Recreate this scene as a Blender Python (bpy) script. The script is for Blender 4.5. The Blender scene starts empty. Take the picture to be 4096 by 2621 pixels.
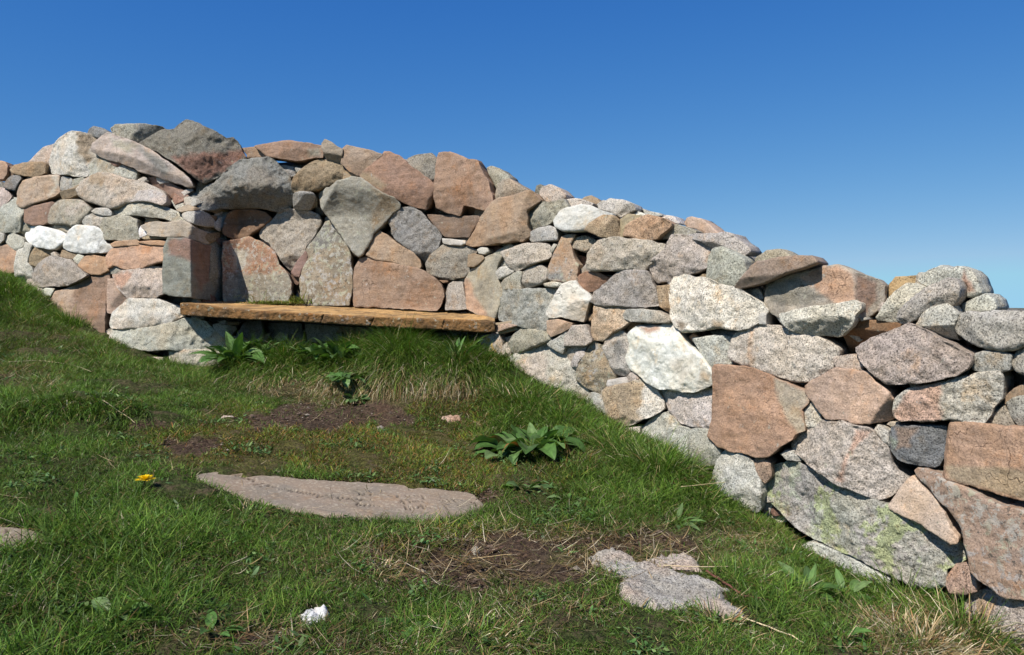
import bpy, math, random
import numpy as np
from mathutils import Vector, noise
from mathutils.geometry import delaunay_2d_cdt
random.seed(7); rng = np.random.default_rng(7)
sc = bpy.context.scene; COL = sc.collection
F = 3186.0; CX, CY = 2048.0, 1310.5; K = 4096/2407.0
PITCH = math.radians(-1.06); CP, SP = math.cos(PITCH), math.sin(PITCH)
# ---- geometry of the view (camera at the origin, Z up, +Y towards the wall) ----
def at(x, y, Y):                       # photo pixel + distance -> point
    x = np.asarray(x, float); y = np.asarray(y, float)
    u = (x-CX)/F; v = -(y-CY)/F
    ry = CP - v*SP; rz = SP + v*CP
    return np.stack([u*Y/ry, np.broadcast_to(Y, u.shape)*1.0, rz*Y/ry], -1)
def proj(P):                           # point -> photo pixel
    P = np.asarray(P, float)
    f = P[..., 1]*CP + P[..., 2]*SP; up = -P[..., 1]*SP + P[..., 2]*CP
    return CX + F*P[..., 0]/f, CY - F*up/f
def pk(x, y, Y): return at(np.asarray(x)*K, np.asarray(y)*K, Y)
# ---- materials ----
def newmat(name):
    m = bpy.data.materials.new(name); m.use_nodes = True
    nt = m.node_tree; b = nt.nodes['Principled BSDF']; return m, nt, b
def nd(nt, t, **kw):
    n = nt.nodes.new(t)
    for k, v in kw.items():
        if k.startswith('i_'): n.inputs[k[2:]].default_value = v
        else: setattr(n, k, v)
    return n
def noi(nt, pos, scale, detail=4, rough=.6):
    n = nd(nt, 'ShaderNodeTexNoise'); n.inputs['Scale'].default_value = scale
    n.inputs['Detail'].default_value = detail; n.inputs['Roughness'].default_value = rough
    nt.links.new(pos, n.inputs['Vector']); return n.outputs['Fac']
def ramp(nt, fac, stops):
    r = nd(nt, 'ShaderNodeValToRGB'); e = r.color_ramp.elements
    while len(e) < len(stops): e.new(.5)
    for el, (p, c) in zip(e, stops):
        el.position = p; el.color = (c, c, c, 1) if not isinstance(c, tuple) else (*c, 1)
    nt.links.new(fac, r.inputs['Fac']); return r.outputs['Color']
def mul(nt, a, b, fac=1.0, mode='MULTIPLY'):
    m = nd(nt, 'ShaderNodeMix', data_type='RGBA', blend_type=mode)
    if isinstance(fac, float): m.inputs['Factor'].default_value = fac
    else: nt.links.new(fac, m.inputs['Factor'])
    for s, v in (('A', a), ('B', b)):
        idx = 6 if s == 'A' else 7
        if isinstance(v, tuple): m.inputs[idx].default_value = (*v, 1)
        else: nt.links.new(v, m.inputs[idx])
    return m.outputs[2]
def bump(nt, h, dist, strength=1.0, prev=None):
    b = nd(nt, 'ShaderNodeBump'); b.inputs['Distance'].default_value = dist
    b.inputs['Strength'].default_value = strength; nt.links.new(h, b.inputs['Height'])
    if prev: nt.links.new(prev, b.inputs['Normal'])
    return b.outputs['Normal']
def m_stone(name, speck, s_scale, stain, bumpmid, bumpfine, lichen=.5, strata=0.0, rough=.85, cracks=1.0):
    m, nt, b = newmat(name); L = nt.links
    geo = nd(nt, 'ShaderNodeNewGeometry'); pos = geo.outputs['Position']
    att = nd(nt, 'ShaderNodeAttribute', attribute_name='Col')
    oi = nd(nt, 'ShaderNodeObjectInfo')
    add = nd(nt, 'ShaderNodeVectorMath', operation='ADD'); sc_ = nd(nt, 'ShaderNodeVectorMath', operation='SCALE')
    comb = nd(nt, 'ShaderNodeCombineXYZ')
    for i in range(3): L.new(oi.outputs['Random'], comb.inputs[i])
    L.new(comb.outputs[0], sc_.inputs[0]); sc_.inputs['Scale'].default_value = 37.0
    L.new(pos, add.inputs[0]); L.new(sc_.outputs[0], add.inputs[1]); p = add.outputs[0]
    c = att.outputs['Color']
    # broad tonal drift, mid mottling, mineral grains
    c = mul(nt, c, ramp(nt, noi(nt, p, 9, 5, .7), [(.28, 1-stain*.38), (.5, 1.0), (.7, 1+stain*.10)]), 1.0)
    tint = ramp(nt, noi(nt, p, 11, 4, .7), [(.35, (1.0, .93, .82)), (.55, (1, 1, 1)), (.75, (.9, .95, 1.02))])
    c = mul(nt, c, tint, stain*.8)
    c = mul(nt, c, ramp(nt, noi(nt, p, 60, 6, .8), [(.3, 1-speck*.5), (.5, 1.0), (.7, 1+speck*.28)]), 1.0)
    g1 = noi(nt, p, s_scale, 2, .8)
    c = mul(nt, c, ramp(nt, g1, [(.30, 1-speck*1.2), (.46, 1.0), (.62, 1+speck*.5)]), 1.0)
    if strata > 0:
        sx = nd(nt, 'ShaderNodeMapping'); sx.inputs['Scale'].default_value = (6, 6, 60); sx.inputs['Rotation'].default_value = (.2, .35, .5)
        L.new(p, sx.inputs['Vector'])
        c = mul(nt, c, ramp(nt, noi(nt, sx.outputs[0], 1.2, 4, .65), [(.3, 1-strata*.5), (.6, 1+strata*.15)]), 1.0)
    # hairline cracks in a few places
    vo = nd(nt, 'ShaderNodeTexVoronoi', feature='DISTANCE_TO_EDGE'); vo.inputs['Scale'].default_value = 11; wm = nd(nt, 'ShaderNodeMix', data_type='VECTOR'); wm.inputs['Factor'].default_value = .12
    nv = nd(nt, 'ShaderNodeTexNoise'); nv.inputs['Scale'].default_value = 14; nv.inputs['Detail'].default_value = 5; L.new(p, nv.inputs['Vector']); L.new(p, wm.inputs[4]); L.new(nv.outputs['Color'], wm.inputs[5]); L.new(wm.outputs[1], vo.inputs['Vector'])
    ck = ramp(nt, vo.outputs['Distance'], [(.0, 1.0), (.018, 0.0)]); ckm = nd(nt, 'ShaderNodeMath', operation='MULTIPLY'); L.new(ck, ckm.inputs[0]); L.new(ramp(nt, noi(nt, p, 4.5, 2), [(.55, 0.0), (.63, .75*cracks)]), ckm.inputs[1]); crack = ckm.outputs[0]
    c = mul(nt, c, (.5, .46, .42), crack, 'MULTIPLY')
    om = ramp(nt, noi(nt, p, 10, 6, .72), [(.56, 0.0), (.68, .5)]); c = mul(nt, c, (1.05, .74, .42), om, 'MULTIPLY')
    # lichen: crust patches, amount from the alpha of the colour attribute
    w = nd(nt, 'ShaderNodeMath', operation='MULTIPLY_ADD'); L.new(att.outputs['Alpha'], w.inputs[0]); w.inputs[1].default_value = .20; 
    L.new(noi(nt, p, 38, 6, .75), w.inputs[2])
    lm = ramp(nt, w.outputs[0], [(.635, 0.0), (.665, 1.0)])
    lcol = ramp(nt, noi(nt, p, 9, 2), [(.42, (.42, .42, .39)), (.52, (.36, .38, .27)), (.6, (.38, .38, .38))])
    lf = nd(nt, 'ShaderNodeMath', operation='MULTIPLY'); L.new(lm, lf.inputs[0]); lf.inputs[1].default_value = lichen
    c = mul(nt, c, lcol, lf.outputs[0], 'MIX')
    # dark crusty specks of lichen
    w2 = nd(nt, 'ShaderNodeMath', operation='MULTIPLY_ADD'); L.new(att.outputs['Alpha'], w2.inputs[0]); w2.inputs[1].default_value = .12
    L.new(noi(nt, add.outputs[0], 55, 4, .7), w2.inputs[2])
    dm = ramp(nt, w2.outputs[0], [(.68, 0.0), (.71, .75)])
    c = mul(nt, c, (.06, .06, .055), dm, 'MIX')
    L.new(c, b.inputs['Base Color']); b.inputs['Roughness'].default_value = rough
    b.inputs['Specular IOR Level'].default_value = .25
    n = bump(nt, noi(nt, p, 55, 7, .78), bumpmid)
    n = bump(nt, g1, bumpfine, 1.0, n); inv = nd(nt, 'ShaderNodeMath', operation='SUBTRACT'); inv.inputs[0].default_value = 1.0; L.new(crack, inv.inputs[1]); n = bump(nt, inv.outputs[0], .003, cracks, n)
    L.new(n, b.inputs['Normal']); return m
M = {
 'g': m_stone('granite', .74, 215, .7, .011, .0045, .6),
 's': m_stone('sandstone', .34, 200, .9, .0075, .0020, .6, .45),
 'w': m_stone('quartz', .16, 150, .6, .010, .0020, .2, 0, .6),
 'slab': m_stone('flagstone', .13, 170, .5, .0025, .0005, .2, 0, .8, 0.0),
}
PAL = dict(g=(.43,.415,.385), g2=(.38,.365,.335), gd=(.22,.22,.22), gd2=(.22,.225,.21), gd3=(.24,.235,.235), gl=(.54,.52,.48),
 gl2=(.47,.44,.38), gl3=(.42,.40,.36), gl4=(.52,.48,.43), gl5=(.49,.49,.48), gl6=(.38,.365,.34), w=(.70,.71,.72), w2=(.60,.59,.56),
 gp=(.47,.41,.36), gp2=(.47,.42,.375), gp3=(.55,.50,.43), gpd=(.38,.335,.295), p=(.42,.25,.18), pk=(.44,.26,.195), pk2=(.42,.27,.19),
 pk3=(.45,.31,.25), pk4=(.54,.35,.27), pd=(.28,.15,.115), pd2=(.34,.21,.17), o=(.44,.25,.14), op=(.44,.27,.18), o2=(.47,.27,.17),
 o3=(.48,.33,.22), oy=(.45,.31,.15), t=(.33,.25,.17), t2=(.38,.29,.19), t3=(.46,.38,.28), tg=(.38,.33,.26), tp=(.42,.30,.23),
 tpd=(.31,.23,.19), b=(.22,.13,.09), b2=(.27,.16,.12), b3=(.29,.16,.095), b4=(.27,.195,.15), b5=(.24,.13,.07), gg=(.34,.325,.275),
 gg2=(.40,.39,.34), gg3=(.44,.42,.35), dgg=(.21,.20,.175), gb=(.36,.345,.325), gb2=(.20,.205,.22), gr=(.32,.36,.29), cr=(.66,.62,.56),
 mo=(.35,.27,.205), mt=(.31,.28,.20), r=(.37,.25,.17), r2=(.37,.265,.20), cp=(.56,.42,.34), yl=(.60,.36,.03))
# ---- wall plan: distance of the face, by column of the photo (P units) ----
PL = np.array([(-400,6.2),(-100,5.2),(0,4.85),(100,4.6),(245,4.25),(400,4.02),(455,3.95),(492,4.1),(520,4.2),(560,4.27),(800,4.05),(1060,3.74),(1110,3.62),(1165,3.44),(1300,3.12),(1400,2.98),(1500,2.8),(1600,2.62),(1700,2.42),(1850,2.2),(2000,2.03),(2250,1.79),(2407,1.65),(2700,1.42),(3000,1.2)])
UP = np.array([(-400,6.2),(-100,5.2),(0,4.85),(100,4.6),(245,4.28),(455,4.1),(560,4.08),(800,3.95),(1060,3.7),(1110,3.6),(1165,3.46),(1300,3.12),(1400,2.98),(1500,2.8),(1600,2.62),(1700,2.42),(1850,2.2),(2000,2.03),(2250,1.79),(2407,1.65),(2700,1.42),(3000,1.2)])
UN = np.array([(-400,6.2),(-100,5.2),(0,4.85),(100,4.6),(245,4.22),(400,4.0),(530,3.97),(600,4.08),(800,3.95),(1060,3.66),(1110,3.6),(1165,3.44),(1300,3.12),(1400,2.98),(1500,2.8),(1600,2.62),(1700,2.42),(1850,2.2),(2000,2.03),(2250,1.79),(2407,1.65),(2700,1.42),(3000,1.2)])
BASE = np.array([(-400,600),(0,660),(120,760),(250,810),(400,872),(520,872),(700,760),(1120,800),(1300,950),(1500,1040),(1700,1190),(1850,1260),(2100,1390),(2400,1540),(3000,1800)])
def sm(t): t = np.clip(t, 0, 1); return t*t*(3-2*t)
def faceY(xs, ys):
    x = np.asarray(xs)/K; y = np.asarray(ys)/K
    lo = np.interp(x, PL[:,0], PL[:,1]); up = np.interp(x, UP[:,0], UP[:,1]); un = np.interp(x, UN[:,0], UN[:,1])
    Y = up + (lo-up)*sm((y-430)/90.0)
    Y = Y + (un-Y)*sm((y-722)/22.0)
    b = np.interp(x, BASE[:,0], BASE[:,1])
    return Y + .10*np.clip(b-y, 0, 900)*K/F*Y
def wall_axis(x):                       # horizontal direction pointing into the wall
    a = pk(x-60, 700, float(np.interp(x-60, UP[:,0], UP[:,1]))); c = pk(x+60, 700, float(np.interp(x+60, UP[:,0], UP[:,1])))
    t = c-a; n = np.array([-t[1], t[0], 0]); n /= np.linalg.norm(n)
    if n[1] < 0: n = -n
    r = pk(x, 700, 1.0); r = np.array([r[0], r[1], 0]); r /= np.linalg.norm(r)
    v = .45*n+.55*r; return v/np.linalg.norm(v)
CROP = dict(A=(0,460,.5),B=(0,900,.5),C=(1000,520,.5),D=(1900,660,.5),E=(1900,1240,.5),F=(2892,950,.5),G=(2700,1600,.5),H=(2892,1851,.5),W=(0,0,K))
def coords(s, crop):
    ox, oy, k = CROP[crop]
    return np.array([[ox+float(a.split(',')[0])*k, oy+float(a.split(',')[1])*k] for a in s.split()])
# ---- outline tools ----
def resample(poly, step):
    out = []
    n = len(poly)
    for i in range(n):
        a, b = poly[i], poly[(i+1) % n]; L = np.linalg.norm(b-a); k = max(1, int(round(L/step)))
        for j in range(k): out.append(a+(b-a)*j/k)
    return np.array(out)
def chaikin(p, r):
    a = np.roll(p, -1, 0); q = np.empty((2*len(p), 2)); q[0::2] = p+(a-p)*r; q[1::2] = p+(a-p)*(1-r); return q
def ccw(p):
    x, y = p[:,0], p[:,1]; A = .5*np.sum(x*np.roll(y,-1)-np.roll(x,-1)*y)
    return p if A > 0 else p[::-1], abs(A)
def inpoly(pts, poly):
    x, y = pts[:,0], pts[:,1]; c = np.zeros(len(pts), bool); n = len(poly)
    for i in range(n):
        x1, y1 = poly[i]; x2, y2 = poly[(i+1) % n]
        if y1 == y2: continue
        m = ((y1 > y) != (y2 > y)); c ^= m & (x < (x2-x1)*(y-y1)/(y2-y1)+x1)
    return c
def edist(pts, poly):
    a = poly; b = np.roll(poly, -1, 0); d = b-a; L2 = (d**2).sum(1)+1e-9
    best = np.full(len(pts), 1e9)
    for i in range(len(a)):
        t = np.clip(((pts-a[i])@d[i])/L2[i], 0, 1); q = pts-(a[i]+t[:,None]*d[i]); best = np.minimum(best, (q**2).sum(1))
    return np.sqrt(best)
def triangulate(poly, step, seed):
    r = np.random.default_rng(seed)
    x0, y0 = poly.min(0); x1, y1 = poly.max(0)
    gx, gy = np.meshgrid(np.arange(x0, x1, step), np.arange(y0, y1, step*.87)); gx = gx+(np.arange(gx.shape[0]) % 2)[:,None]*step*.5
    g = np.stack([gx.ravel(), gy.ravel()], 1)+r.uniform(-.22, .22, (gx.size, 2))*step
    g = g[inpoly(g, poly)]; g = g[edist(g, poly) > step*.75]
    # ring close to the edge for the rounded arris
    t = np.roll(poly, -1, 0)-np.roll(poly, 1, 0); t /= np.linalg.norm(t, axis=1)[:,None]+1e-9
    ring = poly+np.stack([-t[:,1], t[:,0]], 1)*step*.35; ring = ring[inpoly(ring, poly)]; 
    d = edist(ring, poly); ring = ring[d > step*.22]
    allp = np.vstack([poly, ring, g]); n = len(poly)
    v, e, f, ov, oe, of = delaunay_2d_cdt([Vector(p) for p in allp], [], [list(range(n))], 1, 1e-4)
    V = np.array([(p[0], p[1]) for p in v]); idx = {}
    bmap = [None]*n
    for i, o in enumerate(ov):
        for k in o:
            if k < n: bmap[k] = i
    return V, [list(t) for t in f], bmap
def mkmesh(name, V, faces, mat, col=None, smooth=True, origin=None):
    me = bpy.data.meshes.new(name); V = np.asarray(V, float)
    o = V.mean(0) if origin is None else np.asarray(origin, float)
    me.from_pydata([tuple(p) for p in (V-o)], [], faces)
    if smooth: me.polygons.foreach_set('use_smooth', [True]*len(me.polygons))
    if col is not None:
        a = me.color_attributes.new('Col', 'FLOAT_COLOR', 'POINT'); a.data.foreach_set('color', np.asarray(col, np.float32).ravel())
    if mat: me.materials.append(mat)
    ob = bpy.data.objects.new(name, me); ob.location = o; COL.objects.link(ob); return ob
def setparent(ob, root):
    ob.parent = root; ob.location = Vector(ob.location)-Vector(root.location)
def tag(ob, label=None, cat=None, group=None, kind=None):
    for k, v in (('label', label), ('category', cat), ('group', group), ('kind', kind)):
        if v: ob[k] = v
    return ob
def thing(name, loc, label, cat, group=None):
    o = bpy.data.objects.new(name, None); o.empty_display_size = .05; o.location = loc; COL.objects.link(o); return tag(o, label, cat, group)
def frac(P, s, octv=4, seed=0.0):
    return np.array([noise.fractal(Vector((p[0]*s+seed, p[1]*s+seed*.7, p[2]*s-seed)), .85, 2.1, octv) for p in P])
def desat(c, kind):
    c = np.array(c); l = c.mean(); k = .72 if kind == 's' else .9
    return (l+(c-l)*k)*(np.array([1.01, 1.0, .97]) if kind != 's' else np.array([1.02, 1.0, .93]))*1.0
def stone_geo(poly, pal, kind, opt, seed, step=6.0, base_off=0.0):
    r = np.random.default_rng(seed); poly, area = ccw(poly); size = math.sqrt(area)
    R = opt.get('R', .012 if kind != 's' else .007)*.8
    step = min(step, max(3.5, size/14))
    if R >= .023: poly = chaikin(poly, .14)
    elif R >= .015: poly = chaikin(poly, .06)
    R *= .5
    poly = resample(poly, step); n = len(poly)
    t = np.roll(poly, -1, 0)-np.roll(poly, 1, 0); t /= np.linalg.norm(t, axis=1)[:,None]+1e-9; nr = np.stack([t[:,1], -t[:,0]], 1)
    amp = min(5.5, size*.035)
    w = np.array([noise.fractal(Vector((p[0]*.02, p[1]*.02, seed*3.1)), .7, 2.2, 4) for p in poly]); poly = poly+nr*(w*amp*.85+min(4.5, size*.03))[:,None]
    V2, faces, bmap = triangulate(poly, step, seed)
    c2 = poly.mean(0); Yc = float(faceY(*c2)); mpp = Yc/F; sm_ = size*mpp
    R = min(R, sm_*.28)
    dm = edist(V2, poly)*mpp; isb = np.zeros(len(V2), bool)
    for b in bmap:
        if b is not None: isb[b] = True
    dm[isb] = 0
    h = -R*(1-np.sqrt(np.clip(1-(1-np.clip(dm/R, 0, 1))**2, 0, 1)))
    dmax = max(dm.max(), 1e-4); B = (.06 if R >= .016 else .02 if kind != 's' else .008)*sm_
    h += B*(1-(1-dm/dmax)**2)
    q = (V2-c2)*mpp
    td = r.uniform(0, 2*math.pi); h += (q@np.array([math.cos(td), math.sin(td)]))*r.uniform(0, .09)
    ext = sm_*.5
    nf = int(r.integers(2, 5)) if kind != 's' else int(r.integers(1, 3))
    wob = np.array([noise.fractal(Vector((p[0]*.012, p[1]*.012, seed*1.7)), .8, 2.2, 4) for p in V2])*.035*sm_
    for _ in range(nf):
        a = r.uniform(0, 2*math.pi); s = r.uniform(.2, .85)*ext; sl = r.uniform(.12, .5) if kind != 's' else r.uniform(.05, .16)
        h = np.minimum(h, h*.2+(s-(q@np.array([math.cos(a), math.sin(a)]))+wob)*sl)
    # underside turns in a little
    if kind != 's': h = np.minimum(h, (ext*r.uniform(.85, 1.0)-q[:,1]+wob)*r.uniform(.6, 1.2)+B)
    for (fx, fy, a, sl) in opt.get('F', []):
        if sl <= 0: continue
        a = math.radians(a); d = ((V2-np.array([fx, fy]))@np.array([math.cos(a), math.sin(a)]))*mpp
        top = float(np.percentile(h, 75)); h = np.minimum(h, top-(d+wob*.6)*sl)
    h = np.maximum(h, -.16)
    off = opt.get('d', 0)+base_off+r.uniform(-.008, .012)
    Yv = faceY(V2[:,0], V2[:,1])
    # stones are flatter than the curved face: pull depth towards the plane at the centroid
    ax = wall_axis(c2[0]/K)
    P = at(V2[:,0], V2[:,1], 1.0)*Yv[:,None]
    na = {'g': .020, 's': .010, 'w': .020}[kind]*min(1, sm_/.18)
    if opt.get('S'): na *= 1.8
    nz = frac(P, 7, 2, seed)*na*.30 + frac(P, 32, 5, seed+5)*na*.34
    if kind == 'g': nz -= np.abs(frac(P, 15, 4, seed+9))*na*.40
    edgew = np.clip(dm/.006, 0, 1); h2 = h+nz*edgew
    P = P + ax*(off-h2)[:,None]
    # sides and back
    D = min(.30, max(.10, sm_*.8)); ring0 = [b for b in bmap if b is not None]
    verts = [P]; nv = len(P); prev = ring0; allf = [f for f in faces]
    cen = P[ring0].mean(0)
    base = P[ring0]
    dep0 = (base-cen)@ax
    for k, (dd, s) in enumerate(((R*.8, 1.0), (.045, .985), (.10, .96), (D, .84))):
        ringP = base + ax*dd
        cc = cen+ax*dd; w_ = ringP-cc; w_ -= np.outer(w_@ax, ax)*(0.15*k); ringP = cc+w_*s
        if k: ringP += frac(ringP, 14, 2, seed+k)[:,None]*(ringP-cc)*.05
        verts.append(ringP); cur = list(range(nv, nv+len(ringP))); nv += len(ringP)
        m = len(cur)
        for i in range(m):
            j = (i+1) % m
            if prev[i] == prev[j]: continue
            allf.append([prev[i], cur[i], cur[j], prev[j]])
        prev = cur
    verts.append(np.array([verts[-1].mean(0)])); ci = nv
    for i in range(len(prev)): allf.append([prev[i], ci, prev[(i+1) % len(prev)]])
    V = np.vstack(verts)
    # colour
    col = np.zeros((len(V), 4)); zx = c2[0]/K; niche_dim = 1-(.26 if kind == 's' else .22)*float(sm((zx-430)/60)*(1-sm((zx-1090)/60)))*(0 if pal in ('gd3',) else 1); bc = niche_dim*desat(PAL[pal], kind)*r.uniform(.93, 1.06, 1)*(1+r.uniform(-.03, .03, 3)); col[:,:3] = bc  # stones of the niche coloured darker, standing in for weaker sunlight there
    cn = frac(V, 6, 3, seed+20)
    alt = bc*np.array([1.06, .93, .82]) if r.random() < .5 else bc*np.array([.84, .86, .88])
    wgt = np.clip(cn*1.6-.1, 0, .6)[:,None]; col[:,:3] = col[:,:3]*(1-wgt)+alt*wgt
    px, py = proj(V); wv = frac(V, 22, 5, seed+31)*15
    for pc, pp in opt.get('Q', []):
        pts = np.stack([px+wv, py+wv*.7], 1); m = inpoly(pts, pp)
        d = edist(pts, pp); wq = np.clip(np.where(m, .5+d/16, .5-d/16), 0, 1)[:,None]*.9; 
        if pc == 'yl': wq = wq*np.clip(frac(V, 60, 2, 3)*4+.4, 0, 1)[:,None]
        col[:,:3] = col[:,:3]*(1-wq)+niche_dim*desat(PAL[pc], kind)*wq
    la = {'g': .0, 's': -.02, 'w': -.3}[kind] + (.22 if pal in ('gg', 'dgg', 'gg2', 'gr', 'gg3') else 0) + (.55 if opt.get('X') else 0)
    col[:,3] = np.clip(la+r.uniform(-.12, .14), 0, 1)
    if opt.get('L'):
        col[:,3] = .2
        gl = frac(V, 9, 5, 77)+.45*frac(V, 50, 4, 12); w1 = np.clip((gl+.16)*7, 0, .9)[:,None]; w1 *= np.clip((3600-px)/700, .2, 1)[:,None]
        col[:,:3] = col[:,:3]*(1-w1)+np.array((.40,.455,.33))*w1
        w2 = np.clip((frac(V, 13, 5, 33)+.4*frac(V, 60, 3, 2)-.24)*9, 0, .85)[:,None]; col[:,:3] = col[:,:3]*(1-w2)+np.array((.38,.43,.23))*w2
    return V, allf, col, sm_
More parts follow.
